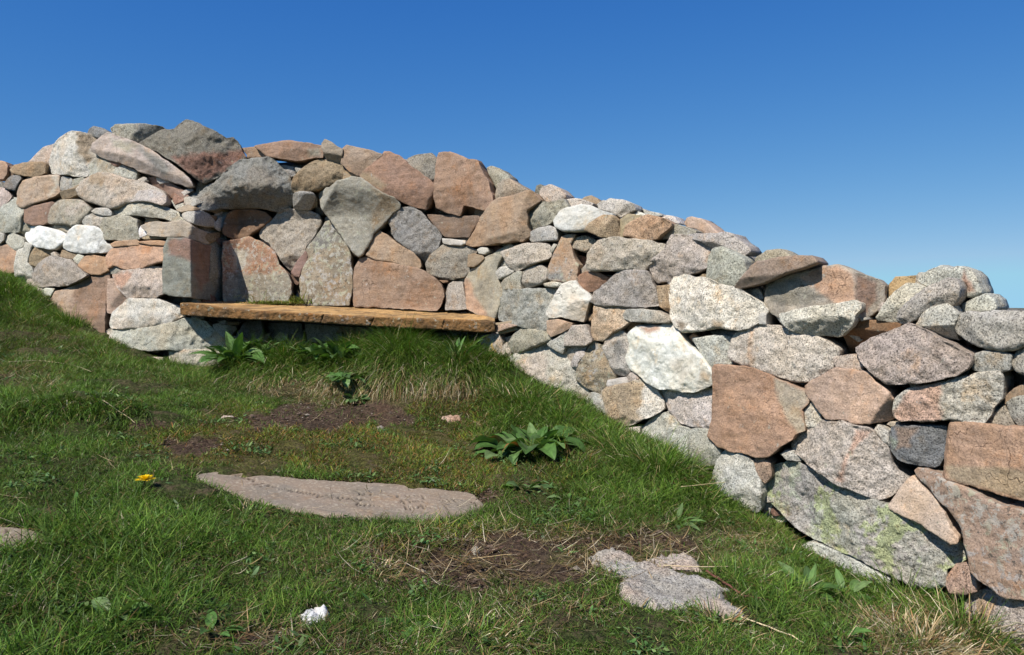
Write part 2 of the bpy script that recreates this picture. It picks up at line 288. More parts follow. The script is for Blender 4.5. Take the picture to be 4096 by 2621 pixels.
STONES = """
# crop|pal|kind|opts;..|coords
A|gp|g|c;d.06;l pale pinkish stone at the left shoulder of the wall|160,385 235,310 300,240 370,212 440,200 400,260 365,330 350,375 250,375
A|t|g|R.02|75,440 110,402 180,382 330,375 350,390 345,455 300,485 270,495 180,482 95,465
A|gl|g|c;F 600,300 10 .8;F 470,200 240 .4;Q t 610,130 800,170 700,300 760,330 700,400 620,300;l peaked grey stone with brown right side|360,350 400,240 470,170 555,125 640,140 780,175 790,185 740,240 715,290 750,325 700,380 670,440 655,475 570,485 470,460 380,450 350,400
A|gd|g|c;d.03;l small dark stone on the crest|658,135 680,95 715,72 800,95 860,140 810,170 760,168 700,150
A|gg|g|c;d.0;F 1100,130 60 .9;Q gd 1100,66 1290,80 1300,130 1150,190 1060,150;l flat topped speckled stone resting on the crest|875,100 910,72 1060,68 1160,68 1280,82 1300,125 1240,150 1150,190 1100,213 1030,205 950,185 900,150 880,120
A|gp|s|F 1050,350 110 .8;Q gd 1100,240 1300,360 1400,470 1300,480 1120,300;Q gg 880,180 1100,240 1050,310 900,250;l long pinkish slab slanting down to the right below the crest|716,280 735,225 850,150 890,158 1000,200 1110,235 1190,275 1300,350 1420,440 1510,510 1530,560 1480,560 1350,525 1240,480 1100,435 1040,405 900,360 770,315
A|dgg|g|c;d-.03;F 1500,300 85 .0;Q pd 1370,330 1500,320 1960,280 1960,340 1630,540 1450,430;F 1800,250 330 .5;F 1450,200 250 .35;l large peaked slab, dark above and red below, highest point of the wall|1110,225 1170,185 1290,135 1400,118 1490,44 1540,52 1640,100 1740,150 1810,190 1860,180 1900,240 1950,330 1830,420 1720,490 1630,530 1560,500 1480,430 1380,360 1250,285 1160,245
A|g|g|d.05;R.03|665,515 665,470 700,370 745,325 810,335 900,370 1000,405 1060,440 1050,510 960,490 850,465 780,458 710,490
A|gp|g|R.04;Q t 720,480 800,455 880,500 820,580 700,540;l big rounded pinkish granite boulder|605,600 620,560 720,490 800,458 870,470 1000,510 1150,545 1250,585 1320,640 1325,690 1270,700 1150,690 1010,700 930,730 870,740 780,720 700,690 630,650
A|g|g|d-.03;R.03|1010,670 1080,620 1200,600 1290,620 1325,660 1330,700 1300,725 1230,700 1150,690 1060,695
A|tp|s|R.03;Q gl 420,480 465,482 460,590 400,660 380,640 430,590|125,590 180,520 280,495 400,478 460,482 465,500 455,560 465,610 430,640 350,670 250,710 170,740 130,720 128,650
A|p|s||0,365 30,375 50,410 45,470 20,510 -60,515 -60,370
A|b|s|d.03|50,400 90,405 85,460 90,490 60,520 25,515 45,470
A|gd|g||65,510 100,485 150,487 165,510 140,560 120,600 60,590 25,575 40,545
A|gp|g||-60,590 0,580 40,595 80,650 60,680 20,720 -60,760
A|g|g|R.03|-60,770 0,760 30,710 70,665 120,660 165,750 175,800 135,930 100,935 -60,930
A|gg|g|d.02|165,750 180,800 175,860 230,880 180,960 150,970 110,950 130,880 140,800
A|b2|s|d.02|170,745 280,720 400,695 420,705 380,770 370,850 330,875 250,878 190,860 172,790
A|g|g|d.02|465,500 480,485 540,495 560,520 560,580 540,600 470,610 460,580
A|gg|g|d.03|560,515 640,490 665,520 665,545 600,560 560,585
A|t|s|F 560,590 90 .6|470,615 560,590 665,545 640,580 605,600 610,630 540,655 475,665
A|gg|g|R.04;Q gp 520,760 660,690 700,720 540,800|375,810 400,730 450,685 530,675 640,683 680,720 720,760 700,790 640,840 620,880 570,895 490,865 380,865
A|gl|g|R.02|725,770 760,745 860,745 885,775 880,800 820,805 750,790
A|gl2|g|F 1100,780 95 1;Q gg 1080,690 1240,690 1460,830 1460,860 1150,800;l long low greenish slab with lichen|880,760 960,720 1060,695 1160,685 1230,700 1300,735 1400,770 1450,810 1460,850 1380,840 1250,815 1100,800 950,795 890,790
A|b2|s|d.05;F 1215,500 120 .7|1085,515 1150,490 1215,478 1330,530 1440,590 1480,640 1500,700 1420,690 1330,640 1270,600 1160,545
A|gd|g|d.09|1440,590 1520,600 1560,640 1540,740 1480,700
A|gg|g|d.1|1530,540 1560,500 1640,540 1620,580 1560,620 1520,600
A|g|g|R.03|645,860 665,810 700,788 760,790 820,815 810,880 780,890 680,890
A|gg|g|R.015;l square grey green block beside the white stone|820,820 900,812 1030,815 1090,840 1095,920 1110,990 1000,1000 830,990 815,940 790,890
A|w|w|R.03;l flat white quartz stone|172,955 200,905 270,880 360,900 460,925 525,965 510,1010 450,1065 370,1070 260,1050 205,1005
A|w|w|R.03;d-.01;Q g 800,1040 890,1040 890,1080 780,1100;l chunky white quartz stone|505,1060 520,1000 545,935 600,885 700,890 780,905 815,960 830,1030 880,1040 885,1065 840,1090 780,1100 640,1100 540,1085
A|gg|g|d.03|395,880 440,865 530,880 520,920 540,945 470,920 400,905
A|g|g||-60,940 0,940 35,955 30,1000 0,1030 -60,1030
A|gl2|g|R.02|30,1005 55,955 80,935 170,985 190,1040 130,1095 80,1060 45,1030
A|p|s|R.02|-60,1040 0,1040 60,1040 110,1080 130,1110 125,1240 60,1270 -60,1260
A|gl|g||135,1090 190,1060 200,1020 250,1040 230,1100 210,1180 250,1230 255,1290 200,1350 110,1290 115,1200
A|t|g|F 260,1100 0 .7|215,1160 240,1060 290,1045 370,1080 400,1110 380,1140 300,1190 260,1230 220,1210
A|t|g|d.02|460,1130 480,1080 540,1085 600,1110 580,1150 520,1145
A|gl|g||575,1150 610,1110 660,1125 650,1165 610,1190 585,1175
A|gp|g||405,1110 435,1095 465,1130 430,1150
A|gpd|g|d-.01;F 450,1350 90 1;l grey pink five sided stone above the brown slab|250,1260 300,1190 400,1135 440,1140 500,1150 560,1160 610,1220 700,1285 640,1320 540,1360 480,1370 380,1365 290,1370 260,1320
A|o|s||620,1200 660,1140 720,1120 850,1145 850,1200 860,1240 800,1275 720,1275 660,1245
A|op|s|R.015;l rusty pink wedge shaped block|845,1130 880,1080 960,1045 1130,1040 1290,1060 1340,1080 1340,1155 1240,1180 1120,1225 1000,1230 900,1200 860,1230
A|o|s|d-.01|885,1035 920,1015 1090,1000 1110,1015 1110,1040 1000,1045 900,1055
A|o|s|d-.01|1110,1020 1200,1005 1340,1008 1365,1025 1350,1045 1200,1042
A|t|s||1130,985 1180,962 1270,965 1270,990 1150,995
A|t|s||1275,965 1345,965 1340,990 1275,990
A|w|w||1090,940 1120,885 1140,900 1160,930 1195,950 1150,970 1110,985 1095,960
A|tg|s|d-.03;F 1530,920 15 1.6;l long flat block capping the pillar beside the bench|1140,890 1200,870 1330,865 1450,855 1520,870 1550,900 1600,920 1650,1000 1660,1030 1600,1010 1480,975 1380,975 1190,965 1190,940 1150,910
A|gl|g|R.03|1448,790 1500,765 1590,760 1660,790 1700,850 1695,885 1620,885 1500,855 1460,830
A|t|s||1400,760 1460,730 1500,718 1580,745 1590,757 1500,765 1440,775
A|o|s|d.05|1660,790 1710,800 1720,830 1700,845
A|w|g|d.02|1700,870 1740,820 1800,800 1800,840 1770,900 1740,925 1710,905
A|gg|g|d.04;R.02;l upright grey stone at the inner corner of the niche|1620,900 1700,880 1740,925 1780,940 1785,1200 1780,1400 1720,1480 1660,1470 1665,1100 1650,1000 1640,960
A|gd2|s|d-.05;R.008;F 1558,1200 0 2.2;F 1500,1440 90 1.2;Q pd 1350,990 1700,990 1700,1180 1540,1180 1440,1130 1340,1120;Q b2 1560,990 1700,990 1700,1300 1600,1400 1560,1300;l squared upright pillar stone, grey with a red top|1315,1430 1340,1100 1370,998 1500,1000 1560,1020 1655,1045 1672,1100 1665,1250 1660,1400 1645,1470 1560,1460 1380,1445
A|gp|g|d-.01;R.015;Q p 900,1270 1060,1250 1000,1350 930,1380|885,1280 940,1250 1080,1240 1210,1215 1280,1225 1300,1280 1310,1420 1240,1460 1150,1450 1020,1470 980,1420 930,1370 905,1320
A|gg|g|d.02|860,1230 910,1205 950,1220 945,1250 900,1275 870,1270
B|b2|s|R.01;Q tp 400,500 600,480 560,700 420,740;l large brown slab standing on edge at the foot of the wall|400,620 430,540 550,500 690,430 730,410 850,355 858,430 845,520 825,640 820,860 740,960 600,960 500,860 420,740
B|tp|s|F 940,560 40 .8|855,430 900,430 930,480 975,540 1000,580 950,640 880,710 850,700 850,600
B|gl|g|R.05;l smooth pale oval boulder under the pillar|860,780 880,710 960,640 1010,595 1120,590 1250,600 1330,625 1440,670 1460,720 1380,760 1290,800 1150,825 960,830 880,820
B|g|g|R.015;F 1640,800 30 .6;Q gp 820,830 900,830 900,940 830,900;l long grey base block left of the bench|820,870 860,840 1000,830 1180,825 1300,800 1450,760 1560,748 1640,780 1700,850 1790,940 1750,985 1700,1000 1500,995 1200,1000 1040,990 930,950 870,900
B|gl2|g|R.02;Q o 1380,1000 1500,1000 1450,1015;l base stone with orange lichen spots|1340,1010 1400,998 1560,1000 1700,1005 1770,1030 1760,1100 1600,1180 1450,1180 1360,1155 1345,1060
B|gl2|g||1120,1060 1200,1055 1300,1065 1290,1130 1230,1160 1150,1130
B|gl|w||330,520 360,505 430,510 400,570 340,565
B|gp|g|d.03|200,420 250,370 290,400 270,430 290,490 330,510 330,560 400,590 420,760 330,780 240,660 190,480
B|gl2|g||1695,800 1740,790 1880,810 1890,830 1850,880 1820,920 1760,880 1710,830
B|g|g||1740,770 1800,762 1810,790 1760,795
B|t|s||1820,775 1920,778 1900,800 1825,800
B|gd|g||1890,880 1950,780 2080,770 2100,900 2050,950 1950,940
B|gp|g|d-.02|1830,930 1880,890 1960,905 2020,940 1990,1010 1850,1010
A|gd3|g|R.025;F 2100,500 350 .5;d-.02;l big dark grey coarse boulder at the back of the niche|1535,660 1560,625 1640,560 1700,540 1730,500 1850,410 1930,360 2100,345 2160,335 2230,400 2290,470 2310,520 2325,620 2330,690 2290,740 2220,770 2120,745 1990,738 1700,745 1590,742 1545,700
A|op|s|c;d.05;F 2000,320 90 1|1905,250 2030,240 2070,270 2130,320 2050,330 1960,350 1955,300
A|t|s|d.06|1650,748 1800,745 1820,765 1700,775
C|op|s|c;R.012;F 300,170 80 .3;Q gg 480,170 570,150 570,215 480,215;l long flat tan coping stone|30,125 130,110 240,90 330,90 480,108 565,125 575,160 572,210 500,215 400,235 300,228 180,215 120,190 70,150
C|tg|s|c;F 650,190 100 1.2;l small pointed coping stone|575,110 600,78 650,100 690,130 740,155 740,190 710,265 660,250 600,225 590,170 575,150
C|tp|s|c;F 900,250 70 .3|740,145 770,122 860,140 960,165 1055,195 1000,240 930,300 880,350 850,355 790,325 720,265 740,190
C|t2|g|R.03;d.02;l tan oval stone under the flat coping stone|320,440 335,380 390,320 480,255 560,228 640,240 710,270 745,320 730,390 640,415 540,465 430,480 330,488
C|t2|s|d.03|735,330 760,315 850,360 850,380 780,395 730,400
C|p|s|R.01;F 1440,520 20 1.5;Q t2 880,340 960,340 1090,440 1080,500 900,400;l pink slab leaning left below the coping|875,360 930,310 1050,220 1075,175 1110,172 1210,215 1290,300 1400,380 1460,430 1468,480 1440,560 1400,625 1330,615 1230,580 1160,540 1080,510 1000,460 940,420 890,390
C|gg|g|c;R.02;d.02|1240,215 1330,185 1440,180 1500,250 1495,320 1480,390 1465,415 1400,370 1330,320 1260,260
C|g|g|c;d.12|1150,190 1215,200 1240,240 1200,260
C|pk|s|c;R.01;d-.01;l tall upright pink slab on the skyline|1518,188 1600,190 1700,215 1760,245 1820,250 1840,300 1890,400 1930,520 1940,590 1895,645 1830,625 1705,600 1680,680 1600,665 1495,620 1480,540 1475,440 1495,320 1505,240
C|p|s|d.03;F 1780,610 90 1.5|1700,598 1780,605 1895,645 1860,695 1760,690 1685,685
C|gg|g|c;d.06;R.03|1840,280 1880,270 1950,290 2020,350 2030,385 1990,410 1930,470 1900,400 1860,330
C|tg|g|c;F 2060,480 90 .6|1935,540 1960,440 2010,395 2060,385 2130,430 2220,490 2170,520 2100,535 2000,550 1960,580 1940,570
C|dgg|g|c;d.1;l small black lichen covered stone on the skyline|2200,470 2215,420 2245,408 2290,450 2260,490 2225,490
D|gp|g|c;R.03;d.04|460,210 500,160 560,140 620,165 685,220 680,250 640,270 590,295 530,290 500,250
C|g|g|R.03|340,500 400,487 490,495 515,520 500,580 470,635 400,635 345,620 340,560
C|gg2|s|R.012;d-.04;F 600,640 205 1.2;Q t2 950,440 1190,590 1150,640 1000,800 960,700 1050,560;l large diamond shaped grey green slab with yellow lichen in the niche back|520,495 600,465 640,475 720,420 830,388 890,395 960,440 1040,500 1150,550 1195,600 1190,625 1110,700 1060,760 1000,820 960,900 910,990 880,1012 840,980 780,900 700,780 600,640 560,570
C|gp2|g|R.025;l pinkish grey pointed boulder, point down, above the bench|72,820 100,780 180,710 230,650 310,625 380,635 480,650 540,680 560,730 520,830 450,920 430,980 370,1050 320,1125 270,1080 210,980 150,900 80,855
A|b3|s|R.02;l rusty brown six sided stone in the niche|1790,910 1800,850 1825,780 1880,758 1970,758 2060,765 2120,785 2170,830 2110,880 2020,940 1970,980 1900,992 1830,975 1790,950
A|o2|s|R.008;X;Q gg 1790,1270 2330,1270 2330,1500 1790,1500;Q gl 1870,1080 1990,1080 1990,1200 1880,1250;l large orange slab with grey lichen standing behind the bench|1785,1020 1930,995 1990,978 2060,1005 2140,1050 2200,1110 2230,1200 2290,1270 2330,1340 2330,1430 2300,1500 1790,1490
C|pd2|s|R.02;d.0|320,1140 360,1070 410,990 440,965 458,1000 450,1070 410,1130 390,1180 350,1170
C|mo|s|R.015;Q gd 560,750 700,750 740,880 600,950 470,950;X;l tall mottled orange and grey slab with dark lichen spots above the bench|400,1200 430,1110 470,1020 450,960 500,880 560,800 600,740 640,725 700,790 760,880 790,960 800,1080 808,1200 800,1300 790,1400 600,1400 430,1400 405,1320
C|g|g|d.06|580,690 610,680 640,710 600,735 575,715
C|gd|g|d.07|500,610 560,600 580,650 550,670 500,650
C|t2|s|d.03|785,935 820,950 870,1000 860,1010 800,990
C|pk2|s|R.01;l wide pink slab resting on the back of the bench|830,1100 880,1030 940,1018 1010,1040 1070,1060 1180,1080 1300,1105 1370,1120 1460,1180 1530,1240 1545,1330 1530,1390 1490,1435 1300,1430 1090,1420 830,1410 820,1200
C|o3|s|R.012;l light orange wedge between the diamond slab and the wide pink slab|930,1000 960,930 1010,830 1040,810 1100,850 1170,910 1290,980 1350,1040 1362,1090 1350,1110 1250,1090 1120,1050 1020,1035 960,1015
C|gd3|g|R.02;l dark grey five sided boulder in the niche back|1105,735 1150,670 1215,618 1290,615 1360,650 1420,730 1500,800 1525,860 1500,920 1440,990 1385,1045 1350,1010 1270,950 1180,890 1130,830 1125,780
C|t|s|d.06|1060,810 1110,790 1130,820 1125,850
C|b4|s|R.01;l brown trapezoid block under the upright pink slab|1408,675 1500,680 1650,685 1820,692 1825,720 1780,790 1740,850 1640,855 1560,845 1510,800 1450,740 1415,700
C|w2|w|R.015|1535,870 1620,875 1720,885 1725,910 1690,925 1600,920 1540,905
C|gg|g|R.025|1395,1070 1440,1000 1530,925 1620,935 1740,935 1800,970 1790,995 1740,1010 1735,1090 1745,1130 1690,1170 1600,1193 1500,1180 1410,1140
C|t2|s||1745,1000 1790,990 1860,1010 1870,1030 1830,1070 1790,1095 1740,1095
C|gl|w|R.02|1815,960 1850,935 1900,945 1910,975 1880,1000 1830,990
C|gl2|g|R.015;F 1585,1300 180 1|1560,1330 1590,1240 1620,1215 1690,1220 1705,1300 1725,1430 1640,1440 1555,1435 1555,1380
C|o|s|d.02|1500,1200 1575,1193 1575,1215 1530,1225
C|tg|s|R.01;F 1850,1300 200 .35;Q o2 1700,1180 1760,1200 1800,1330 1880,1440 1920,1520 1700,1430;l upright tan stone with an orange strip at the right end of the bench|1700,1200 1740,1120 1820,1080 1870,1030 1950,1000 2010,1010 1980,1060 1960,1150 1980,1220 2010,1290 1990,1400 1950,1500 1910,1510 1850,1480 1740,1430 1715,1350
C|r|s|R.01;d-.02;F 2210,640 20 1;F 2100,830 80 .6;l rusty tan slab leaning right above the bench end|1740,915 1790,840 1870,700 1940,600 2000,560 2100,540 2240,500 2270,510 2310,560 2220,640 2210,760 2230,830 2170,890 2050,890 1900,915 1780,925
D|gg|g|d.02|75,750 150,690 260,625 290,650 250,700 200,740 130,735
D|g|g|d.01|150,735 200,740 255,790 260,810 190,810 170,770
D|gg|g|R.02;S;F 500,450 100 .8|410,380 450,330 500,300 590,300 700,270 740,330 700,380 640,430 560,475 460,510 430,500 410,430
D|g|g|R.02;d.01|415,580 430,540 510,500 590,485 640,505 658,540 650,600 560,608 440,612
D|w2|w|R.025;d-.02;l large whitish cracked boulder near the top of the right arm|640,450 680,380 750,345 860,325 940,335 1010,370 1110,400 1060,410 980,440 930,480 900,530 800,530 720,530 650,500
D|gl2|g|d.06|600,300 680,265 760,250 830,265 900,290 860,320 750,345 710,360 640,330
D|t|s|c;d.16|730,245 780,210 830,197 880,225 908,262 850,270 790,250
D|g|g|c;d.12|680,262 700,240 740,245 740,262
D|gl|g|c;d.12|880,290 940,250 1020,262 960,310 940,335 880,325
D|gl|g|c;R.025;d.02;F 1170,340 40 .8|945,310 1060,260 1180,280 1235,300 1250,340 1200,370 1140,410 1060,370 960,340
D|g|g|c;d.1|1245,320 1290,345 1340,350 1390,360 1410,380 1360,400 1320,400 1270,365
D|w2|g|d.05;R.02|1205,385 1250,358 1300,370 1330,400 1260,410 1220,400
D|t2|g|R.015;d-.03;F 1075,480 15 1.4|895,525 930,480 1040,405 1110,405 1140,440 1145,580 1080,585 1010,575 940,545
D|t2|s|d.02|1145,430 1210,390 1320,400 1260,440 1200,500 1170,570 1145,580 1140,500
D|o3|g|R.02;d-.01;F 1460,500 20 .8;l pale orange boulder below the crest|1175,565 1200,490 1290,430 1370,400 1500,430 1550,470 1490,540 1440,590 1380,608 1290,590
D|w2|g|c;d.1|1400,395 1440,375 1500,385 1530,430 1540,445 1460,430 1410,410
D|gg|g|c;d.04|1450,590 1500,480 1570,465 1680,500 1715,520 1700,550 1600,550 1520,570
D|pk3|s|c;d.14;R.008;l rounded pink slab standing up on the skyline|1548,430 1565,395 1605,382 1680,400 1760,460 1810,510 1830,545 1720,563 1710,520 1640,480 1560,465
D|gp2|g|R.015;d.01;F 1780,780 60 .8;l wide pinkish block with a slanting right edge|1360,800 1430,740 1500,680 1560,560 1640,560 1760,590 1860,650 1910,670 1860,720 1850,800 1740,850 1640,870 1540,920 1420,935 1390,880
D|g|g|c;d.02;F 1950,640 100 1.2|1620,560 1760,545 1900,545 1980,535 2030,550 2050,585 2130,640 2145,680 2110,710 2020,690 1950,660 1880,665 1780,600
D|gg3|g|R.03;d-.02;l broad grey green boulder in the upper right arm|905,790 910,720 950,660 1000,600 1070,582 1200,590 1350,605 1500,630 1500,670 1440,740 1380,790 1350,840 1200,830 1130,845 1000,840 910,830
D|tg|g|R.025|757,640 790,580 870,562 940,590 965,610 920,660 880,695 830,685 780,665
D|r|s|R.01;Q gd 560,860 700,860 720,930 560,920;X;l upright rusty stone speckled with lichen|560,900 590,790 640,680 690,580 740,560 800,555 750,630 770,690 790,760 820,800 800,880 810,920 700,930 600,920
D|gl2|g||590,680 620,628 645,635 620,690 600,710
D|gl2|g|R.03;d-.01;F 400,780 85 .7|210,700 260,680 400,635 560,625 600,660 595,740 500,780 420,810 330,850 280,820 250,770 215,720
D|gl|g|R.03|160,860 200,815 270,810 310,855 250,890 190,920 165,900
D|gg|g|R.015|195,960 240,910 340,850 370,855 360,950 370,995 290,1000 210,995
D|gp|g|R.02;F 450,940 95 1|355,950 370,860 430,820 520,800 560,830 555,910 530,940 450,970 380,990
D|gl|g|R.02|548,950 620,932 690,945 680,970 620,980 560,975
D|gb|g|R.012;l wide flat faced grey block right of the bench|160,1160 190,1060 220,1000 400,1000 560,990 670,1005 650,1050 600,1110 570,1190 575,1250 560,1320 500,1325 350,1290 250,1260 190,1240
D|b3|s|F 900,930 50 .5|810,925 830,880 880,855 960,850 1060,910 1010,950 960,990 920,1010 890,1010 840,970
D|gl2|g|d.02|805,860 860,800 905,710 905,850 850,865 810,885
D|g|g|d.03|895,700 960,620 1015,590 990,640 920,700 905,715
D|w2|w|R.01;d-.01;F 860,1150 25 1;l white flat stone with bluish tint below the rusty upright stone|575,1200 600,1150 650,1050 700,960 760,935 810,930 850,990 930,1060 900,1110 870,1180 850,1250 780,1240 700,1215 600,1225
D|g2|g|R.015;F 1330,950 10 .7;l large grey trapezoid granite block|915,1095 950,1020 1050,940 1160,850 1290,840 1370,850 1390,900 1420,1000 1450,1120 1350,1130 1200,1130 1050,1125 960,1115
D|t2|g|d.01|1440,970 1540,960 1550,1050 1560,1190 1500,1160 1460,1130
D|gl3|g|R.03|1855,850 1860,720 1900,670 1980,662 2060,690 2150,760 2170,850 2140,920 2080,975 1980,960 1900,925 1850,900
D|cr|g|R.03;d-.02;F 1720,1100 190 .5;F 2180,1150 30 .6;Q t 1600,1240 1700,1270 1640,1330;Q t2 1900,1240 2000,1260 1990,1310 1910,1300;l large cream granite boulder, biggest in the middle of the right arm|1540,960 1570,885 1640,875 1740,900 1850,905 1980,965 2090,990 2200,1060 2290,1110 2330,1170 2290,1240 2200,1300 2080,1320 1990,1300 1900,1310 1790,1325 1680,1335 1620,1290 1570,1230 1560,1130
D|g|g|R.02;d-.01|1180,1200 1210,1160 1350,1155 1450,1175 1520,1200 1570,1240 1560,1260 1420,1262 1260,1250 1190,1230
D|t3|g|R.012;F 1000,1330 130 .3|910,1390 930,1250 950,1130 1050,1130 1180,1150 1210,1160 1180,1210 1230,1250 1160,1310 1090,1340 1040,1380 1000,1410 940,1400
D|t|s|d.03|885,1210 930,1180 920,1250 890,1250
D|t|g|d.04|1150,1310 1230,1250 1300,1270 1240,1340 1210,1365
D|o3|s|F 700,1280 50 .6|575,1250 640,1230 770,1270 760,1300 690,1340 610,1370 580,1340
D|tp|g|d-.01|155,1330 200,1275 260,1270 340,1285 270,1310 200,1330
D|gg|g|R.035|250,1440 300,1350 370,1300 440,1305 540,1330 600,1370 590,1400 500,1440 400,1480 300,1505 260,1490
E|gl2|g|R.02;Q yl 60,220 120,200 190,340 130,350 110,270;l stone with bright yellow lichen under the right end of the bench|20,250 50,205 180,195 205,260 210,350 140,400 40,370
E|gp|g||205,290 240,260 275,340 270,370 210,400
E|g|g||560,260 640,230 720,170 720,280 690,350 640,330 580,290
E|gp|g|F 800,280 90 1|710,290 720,220 780,130 880,120 910,180 930,250 880,285 800,285
E|gp|g|d.03|690,350 720,300 800,290 880,290 860,330 800,340 780,400 750,430 700,370
E|g|g|d.01|760,430 800,340 860,330 870,360 820,420 800,490 770,470
E|mt|g|R.012;X;F 940,620 90 .5;l lichen covered brownish stone with a pointed top|805,480 870,360 900,290 930,245 1010,300 1040,380 1060,460 1110,550 1040,570 1030,620 1000,680 940,665 860,610 805,560
E|gl2|g|R.03;F 600,500 0 .25;Q gp 220,430 560,330 590,700 250,650;l big two tone boulder behind the dock plant|200,440 250,380 370,330 470,278 540,280 640,335 700,380 760,440 790,500 810,560 860,640 890,700 860,800 800,850 680,850 560,800 430,760 300,700 200,560
E|g|g|d.01|1010,280 1040,200 1090,160 1150,160 1200,205 1100,240 1020,290
E|gl3|g|R.02;Q gd 1090,260 1190,250 1200,340 1130,390|1010,300 1060,260 1150,225 1230,210 1240,290 1205,400 1230,490 1180,530 1120,520 1080,450 1040,370
E|w|w|R.02;d-.03;F 1400,250 270 .5;F 1850,560 60 .6;Q p 1310,130 1500,115 1470,160 1360,180;Q t2 1820,480 1880,520 1860,570 1810,550;l big bright white stone in the right arm|1205,390 1240,280 1230,200 1290,130 1400,135 1500,118 1580,115 1640,190 1720,290 1820,370 1890,470 1925,530 1910,590 1840,620 1740,655 1600,640 1480,630 1380,580 1300,510 1230,470
E|o|s|d.03|1680,215 1720,185 1765,215 1740,270 1690,240
E|gl|g|F 1930,320 10 1;R.015|1740,230 1830,220 1920,205 2010,215 2050,240 2040,370 2020,440 1940,480 1900,460 1830,370 1770,290
F|gp3|g|R.03;Q o3 210,740 245,740 240,1050 210,1020;l long pale pinkish boulder with a rusty vertical streak|40,920 60,850 85,780 180,705 260,697 400,710 520,735 700,780 800,820 920,900 910,940 860,1000 870,1040 760,1110 670,1160 560,1155 400,1100 240,1045 110,1000 60,970
G|o2|s|R.006;d-.01;F 870,400 60 1.3;Q tg 790,-180 1060,-60 1060,20 1010,80 1035,240 990,280 860,90;l large flat orange sandstone slab with a banded right corner|325,-260 340,-280 440,-270 640,-255 780,-180 930,-120 1060,-60 1060,20 1010,80 1035,240 960,270 940,310 860,360 750,450 650,450 480,410 350,370 270,290 285,230 310,130 325,0
F|tpd|s|c;R.008;d-.03;F 400,300 90 .8;l thin tilted slab lying on top of the right arm|105,395 160,340 250,240 300,200 460,170 600,155 740,152 785,200 660,245 500,290 340,355 200,390 120,410
F|tg|g|c;R.025;d.06|185,240 195,150 280,95 400,82 450,110 510,160 440,180 300,200 240,240 200,250
F|gpd|s|c;R.012;d.0;F 1050,420 5 1.2;F 900,260 280 .8;Q o2 595,320 900,217 1030,290 1065,520 920,545 720,400;Q b2 1050,290 1230,360 1230,500 1110,650 1060,500;Q dgg 320,380 600,300 700,420 780,470 640,560 380,520;l large coping stone with an orange face and dark lichen on its left|315,510 330,380 480,320 600,290 780,235 910,217 1010,265 1180,335 1222,380 1225,490 1190,570 1110,640 1050,640 940,560 740,550 640,580 500,600 430,635 360,600 320,550
F|oy|s|c;d.1|1225,460 1225,370 1280,305 1400,297 1490,300 1480,360 1400,370 1340,440 1310,480 1250,520 1230,500
F|gp|g|d.05|1180,580 1210,520 1280,510 1240,570 1200,610
F|gp3|g|R.02;d.02;F 1350,640 60 .6|1200,640 1260,540 1340,440 1440,362 1520,370 1620,410 1560,470 1450,560 1400,620 1350,680 1210,660
F|gl|g|c;R.03;d.05;Q p 1930,260 2010,430 1960,440 1900,330;l pale bumpy boulder at the top right of the wall|1485,335 1590,250 1690,215 1740,240 1830,228 1920,250 1960,310 2010,430 1950,470 1890,470 1900,380 1830,330 1740,330 1630,400 1550,375
F|g|g|c;R.035;d-.03;F 1700,500 60 .7;l grey sausage shaped boulder lying aslant|1400,660 1410,600 1530,480 1700,370 1800,330 1870,340 1900,400 1880,480 1830,545 1750,540 1640,570 1560,650 1480,690 1420,685
F|gl|g|c;R.025;d.04|1840,545 1940,490 2050,445 2110,490 2135,560 2110,590 2000,600 1910,610 1870,600
F|gl|g|R.02;d-.02;F 1700,705 85 1.3;F 1830,650 10 .6|1555,700 1600,610 1680,550 1800,532 1840,570 1890,630 1860,680 1845,760 1850,825 1780,800 1670,760 1570,710
F|gl4|g|c;R.035;d-.01;F 2100,640 275 1;l large pale granite boulder at the right edge of the photo|1845,700 1880,640 1940,605 2050,605 2200,590 2480,600 2480,840 2330,900 2220,905 2080,880 1940,810 1870,760
F|b5|s|R.008;d.03;F 1150,740 95 1.1|915,800 1050,690 1070,665 1180,665 1400,700 1410,715 1360,740 1250,810 1150,860 1075,880 1085,940 990,940 930,945
F|gl|g|R.02;d-.03;F 800,640 85 .9;l pale flat stone with a dark underside on the right arm|465,620 560,590 680,570 860,540 1060,515 1105,530 1110,570 1060,620 1050,680 1000,730 910,795 800,780 620,765 540,735 490,680
F|gl|w||270,640 290,600 340,605 335,700 280,695
F|g|g|d.02|400,640 465,630 510,720 450,700
F|gd|g|d.08|245,400 330,360 315,480 260,470
F|gpd|g|R.008;d-.03;F 1200,1050 200 .3;l large pinkish grey slab with a pointed top near the right edge|1075,880 1200,810 1380,740 1490,690 1560,710 1700,780 1850,860 2010,940 2010,990 1980,1040 1880,1100 1760,1130 1560,1160 1320,1165 1250,1110 1180,1040 1110,960
F|gp|g|d.01|870,960 1000,940 1090,945 1110,990 1120,1070 1020,1060 900,1040 875,1000
F|g|g|R.025|1985,1030 2010,940 2080,910 2200,910 2310,940 2300,1000 2290,1060 2220,1080 2100,1095 2000,1060
F|g|g|R.03;d-.01|2310,960 2360,890 2420,850 2500,850 2500,1120 2420,1110 2330,1070 2300,1020
F|pk4|s|R.008;d-.01;F 1270,1370 35 1.6;l light pink six sided stone between the orange slab and the long block|660,1190 760,1130 900,1048 1050,1065 1180,1080 1230,1160 1340,1240 1370,1320 1360,1440 1300,1470 1180,1485 1060,1480 960,1455 830,1445 780,1400 720,1310 665,1250
